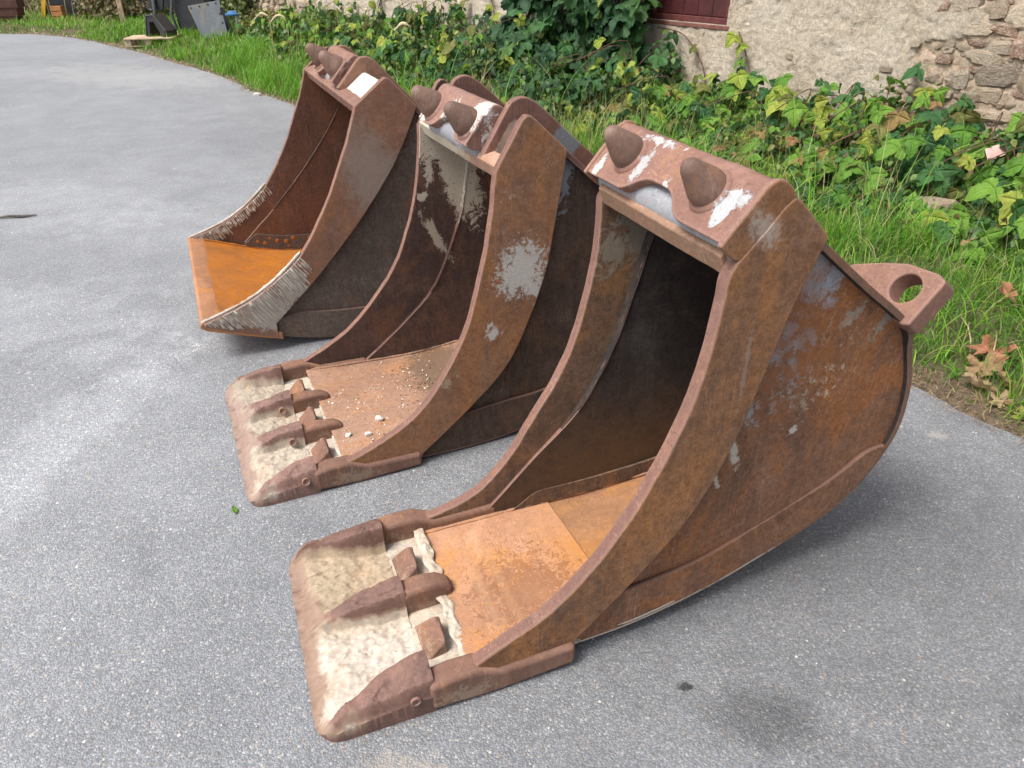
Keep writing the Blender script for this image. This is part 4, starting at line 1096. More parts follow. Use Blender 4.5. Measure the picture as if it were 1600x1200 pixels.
def wall_stone(a, z, ra, rz_, rd, mi, tilt=0.0, o=-0.036, name='stone'):
    me = STM[random.randrange(len(STM))]
    ob = bpy.data.objects.new(name, me)
    COL.objects.link(ob)
    if not me.materials:
        me.materials.append(ST[0])
        me.polygons.foreach_set('use_smooth', [True] * len(me.polygons))
        me.set_sharp_from_angle(angle=R(24))
    ob.material_slots[0].link = 'OBJECT'
    ob.material_slots[0].material = ST[mi]
    ob.parent = wall
    rot = Matrix((WT, WN, Vector((0, 0, 1)))).transposed().to_4x4() @ Matrix.Rotation(tilt, 4, 'Y')
    ob.matrix_local = Matrix.Translation(Vector(bl(wp(a, z, o)))) @ rot @ Matrix.Diagonal((ra, rd, rz_, 1))
    return ob
# courses of rubble on the right, picked to the photograph's larger stones, then a filled pattern
big_st = [(0.40, 0.78, 0.16, 0.075, 1), (0.42, 0.64, 0.13, 0.05, 0), (0.66, 0.72, 0.10, 0.062, 1), (0.95, 0.62, 0.09, 0.05, 2), (0.62, 0.49, 0.16, 0.045, 2), (0.33, 0.50, 0.17, 0.04, 0), (0.80, 0.40, 0.16, 0.062, 0), (0.94, 0.41, 0.05, 0.055, 3),
          (0.38, 0.36, 0.17, 0.060, 0), (0.76, 1.25, 0.13, 0.055, 1), (0.42, 0.97, 0.09, 0.05, 2), (0.60, 0.985, 0.075, 0.024, 3), (0.52, 0.90, 0.12, 0.055, 2), (0.30, 0.97, 0.07, 0.06, 3), (0.45, 1.10, 0.10, 0.035, 3), (0.62, 1.10, 0.14, 0.05, 2),
          (0.30, 1.20, 0.14, 0.09, 2), (0.12, 0.80, 0.11, 0.12, 0), (0.10, 0.55, 0.12, 0.08, 2), (0.08, 0.33, 0.14, 0.09, 1), (0.60, 0.24, 0.18, 0.06, 0), (0.55, 0.61, 0.10, 0.04, 0), (0.80, 0.86, 0.07, 0.030, 3), (0.85, 0.55, 0.07, 0.03, 2),
          (0.72, 0.60, 0.06, 0.03, 2), (0.10, 1.05, 0.12, 0.08, 1), (0.12, 1.27, 0.12, 0.07, 0), (-0.16, 0.4, 0.15, 0.1, 0), (-0.16, 0.65, 0.13, 0.09, 1), (-0.17, 0.9, 0.14, 0.1, 2), (-0.15, 1.15, 0.14, 0.1, 0), (0.35, 0.2, 0.15, 0.07, 2), (0.85, 0.2, 0.12, 0.06, 1),
          (0.92, 1.22, 0.06, 0.035, 3), (0.50, 1.22, 0.07, 0.05, 0), (0.90, 0.30, 0.09, 0.03, 2), (0.55, 0.80, 0.05, 0.03, 3), (0.57, 0.42, 0.08, 0.03, 1)]
for a, z, ra, rz_, mi in big_st:
    wall_stone(a, z, ra * 1.15, rz_ * 1.3, random.uniform(0.04, 0.06), mi, R(random.uniform(-7, 7)))
for k in range(170):                          # small packing stones between the large ones
    a, z = random.uniform(-0.3, 1.0), random.uniform(0.1, 1.4)
    if bare(a, z) > 0.7:
        wall_stone(a, z, random.uniform(0.025, 0.075), random.uniform(0.016, 0.042), 0.03, random.choice((0, 0, 1, 2, 2, 2, 0, 3)), R(random.uniform(-25, 25)), -0.035)
a = 13.3
z = 0.12
while z < 1.35:                              # the rubble stretch at the far end
    a = 13.35 + random.uniform(0, 0.1)
    hgt = random.uniform(0.07, 0.12)
    while a < 18.9:
        wd = random.uniform(0.10, 0.24)
        wall_stone(a + wd, z, wd * 0.98, hgt * random.uniform(0.75, 1.1), 0.08, random.choice((0, 0, 1, 2, 0, 3, 2)), R(random.uniform(-6, 6)))
        a += 2 * wd
    z += hgt * 2
# flakes of plaster lifting from the wall
for a, z, ra, rz_ in ((1.25, 0.74, 0.06, 0.03), (1.05, 0.95, 0.05, 0.03), (2.2, 0.75, 0.04, 0.03)):
    wall_stone(a, z, ra, rz_, 0.012, 2, 0, 0.008, 'plaster_flake')
# ------------------------------------------------------------------ vegetation
def colour_material(name, rough=0.55, tf=0.35, spec=0.3, vary=0.0):
    g = G(name)
    c = g.attr('Col')
    if vary:
        c = g.vmul(c, g.rng(g.noise(40, 3, 0.6), 0.3, 0.7, 1 - vary, 1 + vary))
    return g.finish(c, rough, None, spec, 0.0, g.vmul(c, 1.25), tf)
BLADE_MAT = colour_material('grass_blade', 0.5, 0.35, 0.3)
MASS_MAT = colour_material('small_leaf', 0.5, 0.3, 0.35, 0.2)

def fast_mesh(name, V, F, C=None):
    """V (n,3), F (m,k) with k corners each, C per-vertex colours"""
    me = bpy.data.meshes.new(name)
    k = F.shape[1]
    me.vertices.add(len(V))
    me.vertices.foreach_set('co', V.astype(np.float32).ravel())
    me.loops.add(F.size)
    me.loops.foreach_set('vertex_index', F.astype(np.int32).ravel())
    me.polygons.add(len(F))
    me.polygons.foreach_set('loop_start', np.arange(0, F.size, k, dtype=np.int32))
    me.polygons.foreach_set('loop_total', np.full(len(F), k, dtype=np.int32))
    me.update(calc_edges=True)
    if C is not None:
        at = me.attributes.new('Col', 'FLOAT_COLOR', 'POINT')
        at.data.foreach_set('color', np.column_stack([C, np.ones(len(C))]).astype(np.float32).ravel())
    me.polygons.foreach_set('use_smooth', np.ones(len(F), dtype=bool))
    return me

def grass_blades(P, length, width, lean, col, segs=3, flop=None):
    """P (n,3) roots; each blade is a curved strip of quads with a narrow tip"""
    n = len(P)
    az = rng.uniform(0, 2 * np.pi, n)
    face = az + np.pi / 2 + rng.uniform(-0.6, 0.6, n)
    D = np.stack([np.cos(az), np.sin(az)], 1)
    S = np.stack([np.cos(face), np.sin(face)], 1)
    V = np.zeros((n, (segs + 1) * 2, 3))
    C = np.zeros((n, (segs + 1) * 2, 3))
    curl = rng.uniform(0.5, 1.6, n)
    for s in range(segs + 1):
        t = s / segs
        ang = lean * (0.25 + curl * t ** 1.3)
        hz = length * t * np.cos(np.clip(ang, 0, 2.0))
        out = length * t * np.sin(np.clip(ang, 0, 2.0))
        wv = width * (1 - 0.88 * t ** 1.5) * 0.5
        c = P.copy()
        c[:, 0] += D[:, 0] * out
        c[:, 1] += D[:, 1] * out
        c[:, 2] += np.maximum(hz, 0.003)
        for q, sg in enumerate((-1, 1)):
            V[:, 2 * s + q, 0] = c[:, 0] + sg * S[:, 0] * wv
            V[:, 2 * s + q, 1] = c[:, 1] + sg * S[:, 1] * wv
            V[:, 2 * s + q, 2] = c[:, 2]
            C[:, 2 * s + q] = col
    base = (np.arange(n) * (segs + 1) * 2)[:, None, None]
    q = np.array([[2 * s, 2 * s + 1, 2 * s + 3, 2 * s + 2] for s in range(segs)])[None]
    return V.reshape(-1, 3), (base + q).reshape(-1, 4), C.reshape(-1, 3)

def palette(n, cols, weights, var=0.22):
    idx = rng.choice(len(cols), n, p=np.array(weights) / sum(weights))
    c = np.array(cols)[idx]
    return np.clip(c * rng.uniform(1 - var, 1 + var, (n, 1)) * rng.uniform(0.92, 1.08, (n, 3)), 0, 1)

def wall_coord(P):
    q = P - np.array([W0.x, W0.y])
    return q @ np.array([WT.x, WT.y]), q @ np.array([WN.x, WN.y])

def sample_verge(x0, x1, y0, y1, n, lo=0.02, hi=99.0):
    P = np.stack([rng.uniform(x0, x1, n), rng.uniform(y0, y1, n)], 1)
    d = edge_dist(P)
    a, o = wall_coord(P)
    ok = (d > lo) & (d < hi) & ((o > 0.05) | (a > 19.3))
    P, d = P[ok], d[ok]
    z = np.array([ground_z(x, y, dd) for (x, y), dd in zip(P, d)])
    return np.column_stack([P, z]), d

GREENS = [(0.085, 0.225, 0.018), (0.135, 0.300, 0.022), (0.048, 0.135, 0.018), (0.205, 0.330, 0.042), (0.32, 0.30, 0.11), (0.44, 0.36, 0.21)]
def field(x0, x1, y0, y1, n, lmin, lmax, wmin, wmax, lean, wts, segs=3, lo=0.02, hi=99.0, clump=2.2):
    P, d = sample_verge(x0, x1, y0, y1, n, lo, hi)
    wa_, wo_ = wall_coord(P[:, :2])
    ok = (wo_ > 1.75 + 0.3 * np.sin(wa_ * 2.1) + 0.2 * np.sin(wa_ * 5.3)) | (wa_ > 13) | (rng.uniform(0, 1, len(P)) < 0.22)
    P, d = P[ok], d[ok]
    cl = np.array([mnoise.noise((p[0] * clump, p[1] * clump, 3.3)) + 0.5 * mnoise.noise((p[0] * clump * 3, p[1] * clump * 3, 8.3)) for p in P])
    keep = rng.uniform(0, 1, len(P)) < np.clip(0.75 + 0.9 * cl, 0.22, 1) * np.clip(0.35 + d / 0.22, 0.3, 1)
    P, d, cl = P[keep], d[keep], cl[keep]
    L = rng.uniform(lmin, lmax, len(P)) * np.clip(1 + 0.75 * cl, 0.45, 1.7) * np.clip(0.45 + d * 1.6, 0.45, 1.0)
    c = palette(len(P), GREENS, wts)
    c *= np.clip(1 + 0.30 * cl, 0.7, 1.3)[:, None]
    V, F, C = grass_blades(P, L, rng.uniform(wmin, wmax, len(P)), rng.uniform(*lean, len(P)), c, segs)
    return V, F, C
def join(parts):
    V, F, C, off = [], [], [], 0
    for v, f, c in parts:
        V.append(v)
        F.append(f + off)
        C.append(c)
        off += len(v)
    return np.concatenate(V), np.concatenate(F), np.concatenate(C)
GW = (5, 4, 4.5, 2.5, 0.8, 0.6)
parts = [field(1.6, 4.3, 1.4, 6.0, 30000, 0.06, 0.17, 0.003, 0.0065, (0.25, 0.95), GW, 4),
         field(-0.8, 3.4, 4.0, 9.5, 42000, 0.10, 0.26, 0.004, 0.009, (0.2, 0.85), GW, 3),
         field(-4.5, 0.5, 7.5, 14.5, 42000, 0.12, 0.30, 0.006, 0.012, (0.2, 0.85), (6, 7, 2, 3, 0.35, 0.25), 3, clump=1.6),
         field(-9.0, -2.0, 11.5, 21.0, 46000, 0.08, 0.20, 0.010, 0.020, (0.2, 0.8), (6, 7, 2, 3, 0.6, 0.4), 2, clump=1.2),
         field(-3.5, 2.6, 4.5, 13.5, 9000, 0.28, 0.55, 0.005, 0.010, (0.35, 0.95), (5, 4, 4, 3, 0.6, 0.5), 5, 0.9, clump=1.3),
         field(1.7, 4.2, 2.2, 6.0, 4500, 0.14, 0.30, 0.004, 0.008, (0.6, 1.35), (4, 3, 6, 2, 0.9, 0.9), 5, 0.12, clump=2.6),
         field(-22.0, -6.0, 16.0, 27.0, 40000, 0.07, 0.18, 0.016, 0.032, (0.2, 0.8), (4, 6, 1, 4, 1.3, 0.9), 2, clump=0.8)]
V, F, C = join(parts)
tag(link('grass', fast_mesh('grass', V, F, C), BLADE_MAT, None, 0, 0), 'lush green grass growing along the verge beside the asphalt', 'grass', kind='stuff')

# straw: taller dry stalks standing and lying among the green
parts = [field(1.8, 4.2, 2.0, 6.2, 900, 0.16, 0.42, 0.0022, 0.004, (0.1, 0.75), (0, 0, 0, 0.3, 1, 3), 4, 0.15),
         field(-0.5, 3.4, 4.5, 9.0, 2200, 0.22, 0.60, 0.003, 0.005, (0.05, 0.7), (0, 0, 0, 0.3, 1, 3), 4, 0.5),
         field(-4.5, 0.5, 8.0, 15.5, 700, 0.25, 0.60, 0.005, 0.009, (0.05, 0.6), (0, 0, 0, 0.4, 1, 3), 3, 0.6),
         field(-22.0, -5.0, 20.5, 29.0, 4200, 0.25, 0.8, 0.012, 0.024, (0.05, 0.5), (0, 0, 0, 0.8, 2, 3), 3, 1.5)]
V, F, C = join(parts)
tag(link('dry_grass', fast_mesh('dry_grass', V, F, C), BLADE_MAT, None, 0, 0), 'dry straw-coloured grass stalks scattered through the green verge', 'dry grass', kind='stuff')
# straw litter lying at the asphalt edge
P, d = sample_verge(1.3, 3.2, 0.8, 3.4, 60000, -0.05, 0.15)
P = P[rng.choice(len(P), min(1500, len(P)), replace=False)]
P[:, 2] = np.maximum(P[:, 2], 0.002) + rng.uniform(0.001, 0.012, len(P))
V1 = grass_blades(P, rng.uniform(0.02, 0.09, len(P)), rng.uniform(0.0015, 0.004, len(P)), rng.uniform(1.35, 1.6, len(P)), palette(len(P), [(0.36, 0.26, 0.15), (0.27, 0.17, 0.10), (0.46, 0.36, 0.23)], (3, 3, 1)), 2)
P, d = sample_verge(-11, 1.5, 3, 18.5, 90000, -0.10, 0.10)
P = P[rng.choice(len(P), min(1200, len(P)), replace=False)]
P[:, 2] = np.maximum(P[:, 2], 0.002) + 0.004
V2 = grass_blades(P, rng.uniform(0.04, 0.12, len(P)), rng.uniform(0.005, 0.014, len(P)), rng.uniform(1.35, 1.6, len(P)), palette(len(P), [(0.36, 0.28, 0.18), (0.25, 0.18, 0.11), (0.42, 0.36, 0.26)], (3, 2, 2)), 2)
V, F, C = join([V1, V2])
tag(link('straw_litter', fast_mesh('straw_litter', V, F, C), BLADE_MAT, None, 0, 0), 'brown straw litter lying along the broken asphalt edge', 'straw', kind='stuff')

# ---- leaf shapes
def leaflet(n=7, L=1.0, W=0.40, serr=0.045, fold=0.22, droop=0.25, wob=0.0, seed=0):
    """ovate toothed leaflet from the origin along +Y; returns verts, quads, vein weights"""
    V, F, ve = [], [], []
    for i in range(n + 1):
        t = i / n
        w = W * (math.sin(math.pi * min(t ** 0.72, 1.0)) ** 0.8) * (1.0 if t < 1 else 0)
        w = max(w, 0.004)
        wt = w * (1 + (serr * 2.2 if i % 2 else -serr * 1.2))
        zc = -droop * t * t + 0.02 * math.sin(seed + 5 * t)
        for s, q in ((-1, 1.0), (-1, 0.5), (0, 0), (1, 0.5), (1, 1.0)):
            x = s * q * (wt if q == 1 else w)
            rip = wob * math.sin(9 * t + s * 2 + seed) * q
            V.append((x, t * L - 0.06 * q * W, zc + fold * abs(x) - 0.45 * fold * abs(x) * q + rip))
            ve.append(1.0 - q if q else 1.0)
    for i in range(n):
        for k in range(4):
            a = i * 5 + k
            F.append((a, a + 1, a + 6, a + 5))
    return np.array(V), np.array(F), np.array(ve)
def compound(specs):
    Vs, Fs, Es, off = [], [], [], 0
    for (V, F, E), ang, sc_, base, roll in specs:
        Mx = np.array(Matrix.Translation(base) @ Matrix.Rotation(ang, 4, 'Z') @ Matrix.Rotation(roll, 4, 'Y') @ Matrix.Scale(sc_, 4))
        W_ = V @ Mx[:3, :3].T + Mx[:3, 3]
        Vs.append(W_)
        Fs.append(F + off)
        Es.append(E)
        off += len(V)
    return np.concatenate(Vs), np.concatenate(Fs), np.concatenate(Es)
def bramble_leaf(seed):
    r = random.Random(seed)
    sp = []
    for ang, s, rl in ((0, 0.62, 0), (R(78), 0.50, R(14)), (R(-78), 0.50, R(-14))):
        sp.append((leaflet(8, 1.0, r.uniform(0.34, 0.43), 0.05, r.uniform(0.1, 0.55), r.uniform(0.1, 0.6), 0.04, seed + ang), ang + R(r.uniform(-9, 9)), s * r.uniform(0.92, 1.08), (0, 0.30 if ang == 0 else 0.24, 0), rl))
    st = np.array([(-0.012, -0.25, -0.03), (0.012, -0.25, -0.03), (0.012, 0.31, 0.0), (-0.012, 0.31, 0.0)])
    V, F, E = compound(sp)
    F = np.concatenate([F, np.array([[0, 1, 2, 3]]) + len(V)])
    return np.concatenate([V, st]), F, np.concatenate([E, np.ones(4)])
def lobed_leaf(seed, lobes=5, depth=0.34):
    """vine / maple like leaf: a fan of rings round the stalk point"""
    r = random.Random(seed)
    N, Rg = 40, 4
    V, F, E = [(0, 0, 0)], [], [1.0]
    for k in range(1, Rg + 1):
        q = k / Rg
        for i in range(N):
            a = -math.pi * 0.86 + 2 * math.pi * 0.86 * i / (N - 1)
            lob = abs(math.cos(a * lobes / 2 / 0.93))
            rad = (0.62 + 0.38 * math.cos(a * 0.55)) * (1 - depth * q * (1 - lob ** 0.8))
            rad *= 1 + 0.05 * q * (1 if i % 2 else -1)
            rad *= q * 0.62
            z = -0.22 * rad * rad + 0.06 * q * math.sin(a * lobes / 0.93 + seed) + 0.03 * math.sin(3 * a + seed)
            V.append((rad * math.sin(a), 0.1 + rad * math.cos(a), z))
            E.append(max(0.0, lob ** 8) * (1 - 0.3 * q))
    for k in range(Rg):
        for i in range(N - 1):
            if k == 0:
                F.append((0, 1 + i, 2 + i, 2 + i))
            else:
                a, b = 1 + (k - 1) * N + i, 1 + k * N + i
                F.append((a, b, b + 1, a + 1))
    V, F, E = np.array(V), F, np.array(E)
    F = np.array([f for f in F if len(set(f)) == 4] + [(f[0], f[1], f[2], f[2]) for f in F if len(set(f)) == 3])
    return V, F, E
def leaf_mesh(tpl):
    V, F, E = tpl
    me = bpy.data.meshes.new('leaf')
    fs = [tuple(dict.fromkeys(int(i) for i in f)) for f in F]
    me.from_pydata([tuple(v) for v in V], [], fs)
    me.attributes.new('vein', 'FLOAT', 'POINT').data.foreach_set('value', E.astype(np.float32))
    me.polygons.foreach_set('use_smooth', [True] * len(me.polygons))
    me.update()
    return me
def leaf_material(name, col, col2, vein=1.5, tip=None, rough=0.5, spots=0.3):
    g = G(name)
    info = g.new('ShaderNodeObjectInfo').outputs['Random']
    n = g.noise(3.2, 5, 0.65, dist=0.5)
    c = g.mix(g.rng(info, 0, 1), col, col2)
    c = g.vmul(c, g.rng(n, 0.3, 0.7, 0.80, 1.2))
    if tip is not None:
        c = g.mix(g.math('MULTIPLY', g.rng(g.noise(1.6, 5, 0.7, dist=0.6), 0.48, 0.66), 0.8), c, tip)
    c = g.mix(g.math('MULTIPLY', g.rng(g.noise(9, 4, 0.7), 0.62, 0.72), spots), c, (0.16, 0.10, 0.04))
    v = g.rng(g.attr('vein', 'Fac'), 0.72, 1.0)
    c = g.mix(g.math('MULTIPLY', v, 0.45), c, g.vmul(c, vein))
    nrm = g.bump(g.math('ADD', g.math('MULTIPLY', v, -0.5), n), 0.6, 0.06)
    return g.finish(c, rough, nrm, 0.22, 0.0, g.vmul(c, 1.2), 0.28)
LM = dict(
    green=leaf_material('bramble_green', (0.095, 0.215, 0.030), (0.155, 0.285, 0.042)),
    deep=leaf_material('bramble_deep_green', (0.040, 0.112, 0.040), (0.055, 0.140, 0.042)),
    lime=leaf_material('bramble_yellow_green', (0.24, 0.325, 0.045), (0.30, 0.335, 0.06), tip=(0.33, 0.29, 0.07)),
    blush=leaf_material('bramble_autumn', (0.26, 0.20, 0.065), (0.30, 0.16, 0.085), tip=(0.24, 0.24, 0.06)),
    olive=leaf_material('bramble_olive', (0.13, 0.150, 0.040), (0.165, 0.170, 0.05), tip=(0.15, 0.10, 0.045)),
    vine=leaf_material('vine_dark_green', (0.026, 0.070, 0.030), (0.042, 0.098, 0.036), vein=1.8),
    vine2=leaf_material('vine_mid_green', (0.050, 0.115, 0.032), (0.075, 0.150, 0.038), vein=1.6))
BT = [bramble_leaf(k) for k in range(5)]
VT = [lobed_leaf(11 + k, 5, 0.30 + 0.03 * k) for k in range(4)]
OT = [leaflet(8, 1.0, 0.36, 0.04, 0.2, 0.25, 0.03, k) for k in range(3)]
BM, VM, OM = [leaf_mesh(t) for t in BT], [leaf_mesh(t) for t in VT], [leaf_mesh(t) for t in OT]
for m_ in BM + VM + OM:
    m_.materials.append(LM['green'])
BARK = plain('bramble_stem', (0.115, 0.060, 0.045), 0.7, 0.3, 0, 0.4, 30, 0.3)
BARK2 = plain('vine_stem', (0.105, 0.078, 0.055), 0.85, 0.2, 0, 0.4, 30, 0.5)

def leaf_frame(nrm, yaw, size):
    nz_ = Vector(nrm).normalized()
    t = Vector((0, 0, -1)) - nz_ * nz_.dot(Vector((0, 0, -1)))
    if t.length < 0.1:
        t = Vector((1, 0, 0))
    t.normalize()
    t = Matrix.Rotation(yaw, 3, nz_) @ t
    x = t.cross(nz_)
    return Matrix((x * size, t * size, nz_ * size)).transposed().to_4x4()
def put_leaf(root, me, mat, pos, nrm, yaw, size):
    o = bpy.data.objects.new('leaf', me)
    COL.objects.link(o)
    o.material_slots[0].link = 'OBJECT'
    o.material_slots[0].material = mat
    o.parent = root
    o.matrix_local = Matrix.Translation(Vector(pos) - root.location) @ leaf_frame(nrm, yaw, size)
    return o
def leaf_mass(name, root, tpls, items, cols, label=None):
    """many small leaves joined: items (pos, normal, yaw, size)"""
    parts = []
    for k, (pos, nrm, yaw, size) in enumerate(items):
        V, F, E = tpls[k % len(tpls)]
        Mx = np.array(leaf_frame(nrm, yaw, size))
        off = Vector(pos) - (root.location if root else Vector((0, 0, 0)))
        c = cols[k]
        parts.append((V @ Mx[:3, :3].T + np.array(off), F, np.repeat(c[None], len(V), 0) * (0.88 + 0.25 * E[:, None])))
    V, F, C = join(parts)
    o = link(name, fast_mesh(name, V, F, C), MASS_MAT, root, 0, 0)
    o['kind'] = 'stuff'
    return o
SMALL = [leaflet(3, 1.0, 0.36, 0.0, 0.2, 0.3, 0, k) for k in range(3)]

def stems(root, pts_list, r, mat):
    for pts in pts_list:
        o = link('stem', tube([tuple(Vector(p) - root.location) for p in cat_rom(pts, 5)], r, 5), mat, root, 0, 80)

def wall_plant(name, label, cat, a0, a1, height, depth, n_leaf, n_mass, size, kinds, weights, tmeshes, mass_cols, mass_w, up=0.55, mass_size=(0.025, 0.05), n_stem=10, density=None, stem_r=0.004, off=0.03, bark=None):
    """a plant along the wall: height(a) and depth(a) give the top and the reach into the verge"""
    mid = 0.5 * (a0 + a1)
    root = thing(name, label, cat, tuple(wp(mid, 0.05, 0.15)))
    r = random.Random(hash(name + str(a0)) % 1000 if False else int(a0 * 97 + 13))
    # stems
    sl = []
    for k in range(n_stem):
        a = r.uniform(a0, a1)
        h = height(a) * r.uniform(0.6, 1.0)
        o0 = depth(a) * r.uniform(0.1, 0.6)
        da = r.uniform(-0.45, 0.45)
        sl.append([tuple(wp(a, 0.04, o0)), tuple(wp(a + da * 0.3, h * 0.6, o0 * 0.8 + 0.04)), tuple(wp(a + da * 0.7, h, o0 * 0.8 + 0.05)), tuple(wp(a + da, h * 0.85, min(o0 * 1.3 + 0.1, depth(a))))])
    stems(root, sl, stem_r, bark or BARK)
    def spot(outer):
        while True:
            a = r.uniform(a0, a1)
            if density and r.random() > density(a):
                continue
            H, D = height(a), depth(a)
            o = off + D * r.random() ** (1.15 if H < 1.2 else 1.0)
            top = H * math.sqrt(max(0.03, 1 - ((o - off) / (D * 1.02)) ** 2)) * (0.78 + 0.55 * mnoise.noise((a * 3.3 + a0, o * 3.3, 1.7)))
            if H > 1.2:
                z = 0.05 + (H - 0.05) * r.random() ** 0.85
                o = off + D * (0.35 + 0.65 * (1 - z / H)) * (r.uniform(0.55, 1.0) if outer else r.uniform(0.05, 0.75)) * (0.75 + 0.5 * mnoise.noise((a * 2.5, z * 2.5, 4)))
            else:
                z = 0.04 + max(top, 0.06) * (r.uniform(0.55, 1.05) if outer else r.uniform(0.1, 0.85))
            gap = mnoise.noise((a * 3.4, z * 4.5, o * 3 + a0))
            if gap < -0.08 and r.random() < 0.85:
                continue
            nrm = WN * 0.62 + Vector((0, 0, up)) + Vector((r.gauss(0, 0.42), r.gauss(0, 0.42), r.gauss(0, 0.3)))
            return wp(a, z, o), nrm
    items, cols = [], []
    mc = palette(n_mass, mass_cols, mass_w, 0.3)
    for k in range(n_mass):
        p, nrm = spot(False)
        items.append((p, nrm + Vector((r.gauss(0, 0.5), r.gauss(0, 0.5), r.gauss(0, 0.4))), r.uniform(-1.2, 1.2), r.uniform(*mass_size)))
    if n_mass:
        leaf_mass('foliage', root, SMALL, items, mc)
    for k in range(n_leaf):
        p, nrm = spot(True)
        kd = r.choices(kinds, weights)[0]
        put_leaf(root, r.choice(tmeshes), LM[kd], p, nrm, r.uniform(-0.9, 0.9), r.uniform(*size))
    return root

DK = [(0.035, 0.085, 0.025), (0.06, 0.13, 0.025), (0.10, 0.17, 0.03), (0.17, 0.20, 0.05), (0.13, 0.09, 0.045)]
wall_plant('bramble_bush', 'bramble with large three-part leaves under the crumbling rubble at the right edge', 'bramble', -0.85, 0.62, lambda a: 0.58 + 0.06 * math.sin(a * 6), lambda a: 2.0, 300, 5200, (0.11, 0.25),
    ('green', 'deep', 'lime', 'olive'), (5, 4, 0.9, 1.4), BM, DK, (4, 4, 2, 1, 1.5), 0.6, (0.03, 0.07))
wall_plant('bramble_bush', 'yellowing bramble with pink-tinged leaves at the foot of the bare plaster', 'bramble', 0.60, 1.62, lambda a: 0.68 - 0.13 * (a - 1.0) ** 2, lambda a: 2.1, 300, 4600, (0.10, 0.23),
    ('green', 'lime', 'blush', 'olive', 'deep'), (4, 2.2, 1.8, 2, 2.2), BM, DK, (3, 3, 2, 2, 2), 0.6, (0.03, 0.07))
wall_plant('bramble_bush', 'bright green bramble at the plaster foot behind the near bucket', 'bramble', 1.55, 2.85, lambda a: 0.56 + 0.14 * sstep(2.0, 2.7, a), lambda a: 2.0, 300, 4800, (0.11, 0.25),
    ('green', 'lime', 'deep', 'olive'), (5, 1.8, 2.5, 0.8), BM, DK, (3, 4, 3, 1, 0.6), 0.6, (0.03, 0.07))
wall_plant('bramble_bush', 'thin olive bramble below the red shutter', 'bramble', 2.80, 3.9, lambda a: 0.50 - 0.1 * math.sin((a - 2.7) * 2), lambda a: 1.9, 200, 2600, (0.11, 0.21),
    ('olive', 'lime', 'green', 'blush'), (3, 3, 2, 0.7), BM, [(0.09, 0.11, 0.035), (0.17, 0.19, 0.06), (0.24, 0.20, 0.10), (0.07, 0.10, 0.03)], (2, 3, 2, 2), 0.6, (0.03, 0.07))
wall_plant('climbing_vine', 'dark green lobed-leaf vine climbing the wall left of the red shutter', 'vine', 3.85, 6.6, lambda a: 2.0 - 1.1 * sstep(5.3, 6.7, a), lambda a: 0.55 + 0.15 * math.sin(a * 3), 300, 2600, (0.20, 0.36),
    ('vine', 'vine2', 'deep', 'lime'), (8, 1.6, 1.5, 0.2), VM, [(0.025, 0.060, 0.022), (0.04, 0.09, 0.028), (0.06, 0.11, 0.03), (0.10, 0.10, 0.04)], (5, 5, 2, 1), 0.45, (0.05, 0.10), 14, None, 0.006, 0.12, BARK2)
wall_plant('vine_thicket', 'low dark vine thicket spilling onto the grass behind the middle bucket cones', 'vine', 3.4, 5.9, lambda a: 0.80 + 0.1 * math.sin(a * 2.6), lambda a: 2.0, 300, 6000, (0.13, 0.28),
    ('vine', 'vine2', 'lime', 'deep', 'olive'), (4, 4, 1.2, 2, 1), VM + BM, DK, (5, 4, 2, 1, 1), 0.6, (0.04, 0.08))
wall_plant('bramble_bush', 'tangled green bramble behind the middle bucket, left of the vine', 'bramble', 5.7, 8.3, lambda a: 0.95 - 0.10 * math.sin(a * 2.2), lambda a: 2.1, 300, 6500, (0.11, 0.22),
    ('green', 'deep', 'lime', 'olive', 'vine'), (4, 4, 2.0, 1.5, 2), BM + OM, DK, (4, 4, 3, 1.5, 0.8), 0.6, (0.05, 0.10))
wall_plant('bramble_bush', 'bramble with a round dried flower head behind the far bucket under bare plaster', 'bramble', 8.0, 10.7, lambda a: 0.84 + 0.14 * math.sin(a * 3.1), lambda a: 2.0, 280, 7000, (0.09, 0.18),
    ('green', 'lime', 'deep', 'olive'), (5, 3, 2, 1), BM + OM, DK, (3, 5, 4, 1.5, 0.5), 0.6, (0.06, 0.12))
wall_plant('bramble_bush', 'leafy green bush rising against the wall beside the far rubble stones', 'bush', 10.4, 13.3, lambda a: 0.66 + 0.30 * math.exp(-((a - 12.0) / 0.7) ** 2), lambda a: 1.7, 200, 6000, (0.10, 0.19),
    ('green', 'lime', 'deep'), (5, 3, 2), BM + OM, DK, (3, 5, 4, 1.5, 0.5), 0.6, (0.07, 0.13))
wall_plant('bramble_bush', 'low weedy bramble at the foot of the far rubble stones', 'bramble', 13.2, 16.6, lambda a: 0.26 + 0.08 * math.sin(a * 4), lambda a: 1.1, 90, 1800, (0.14, 0.24),
    ('green', 'olive', 'lime'), (4, 3, 2), BM, DK, (3, 4, 3, 2, 1), 0.6, (0.07, 0.12), 4)

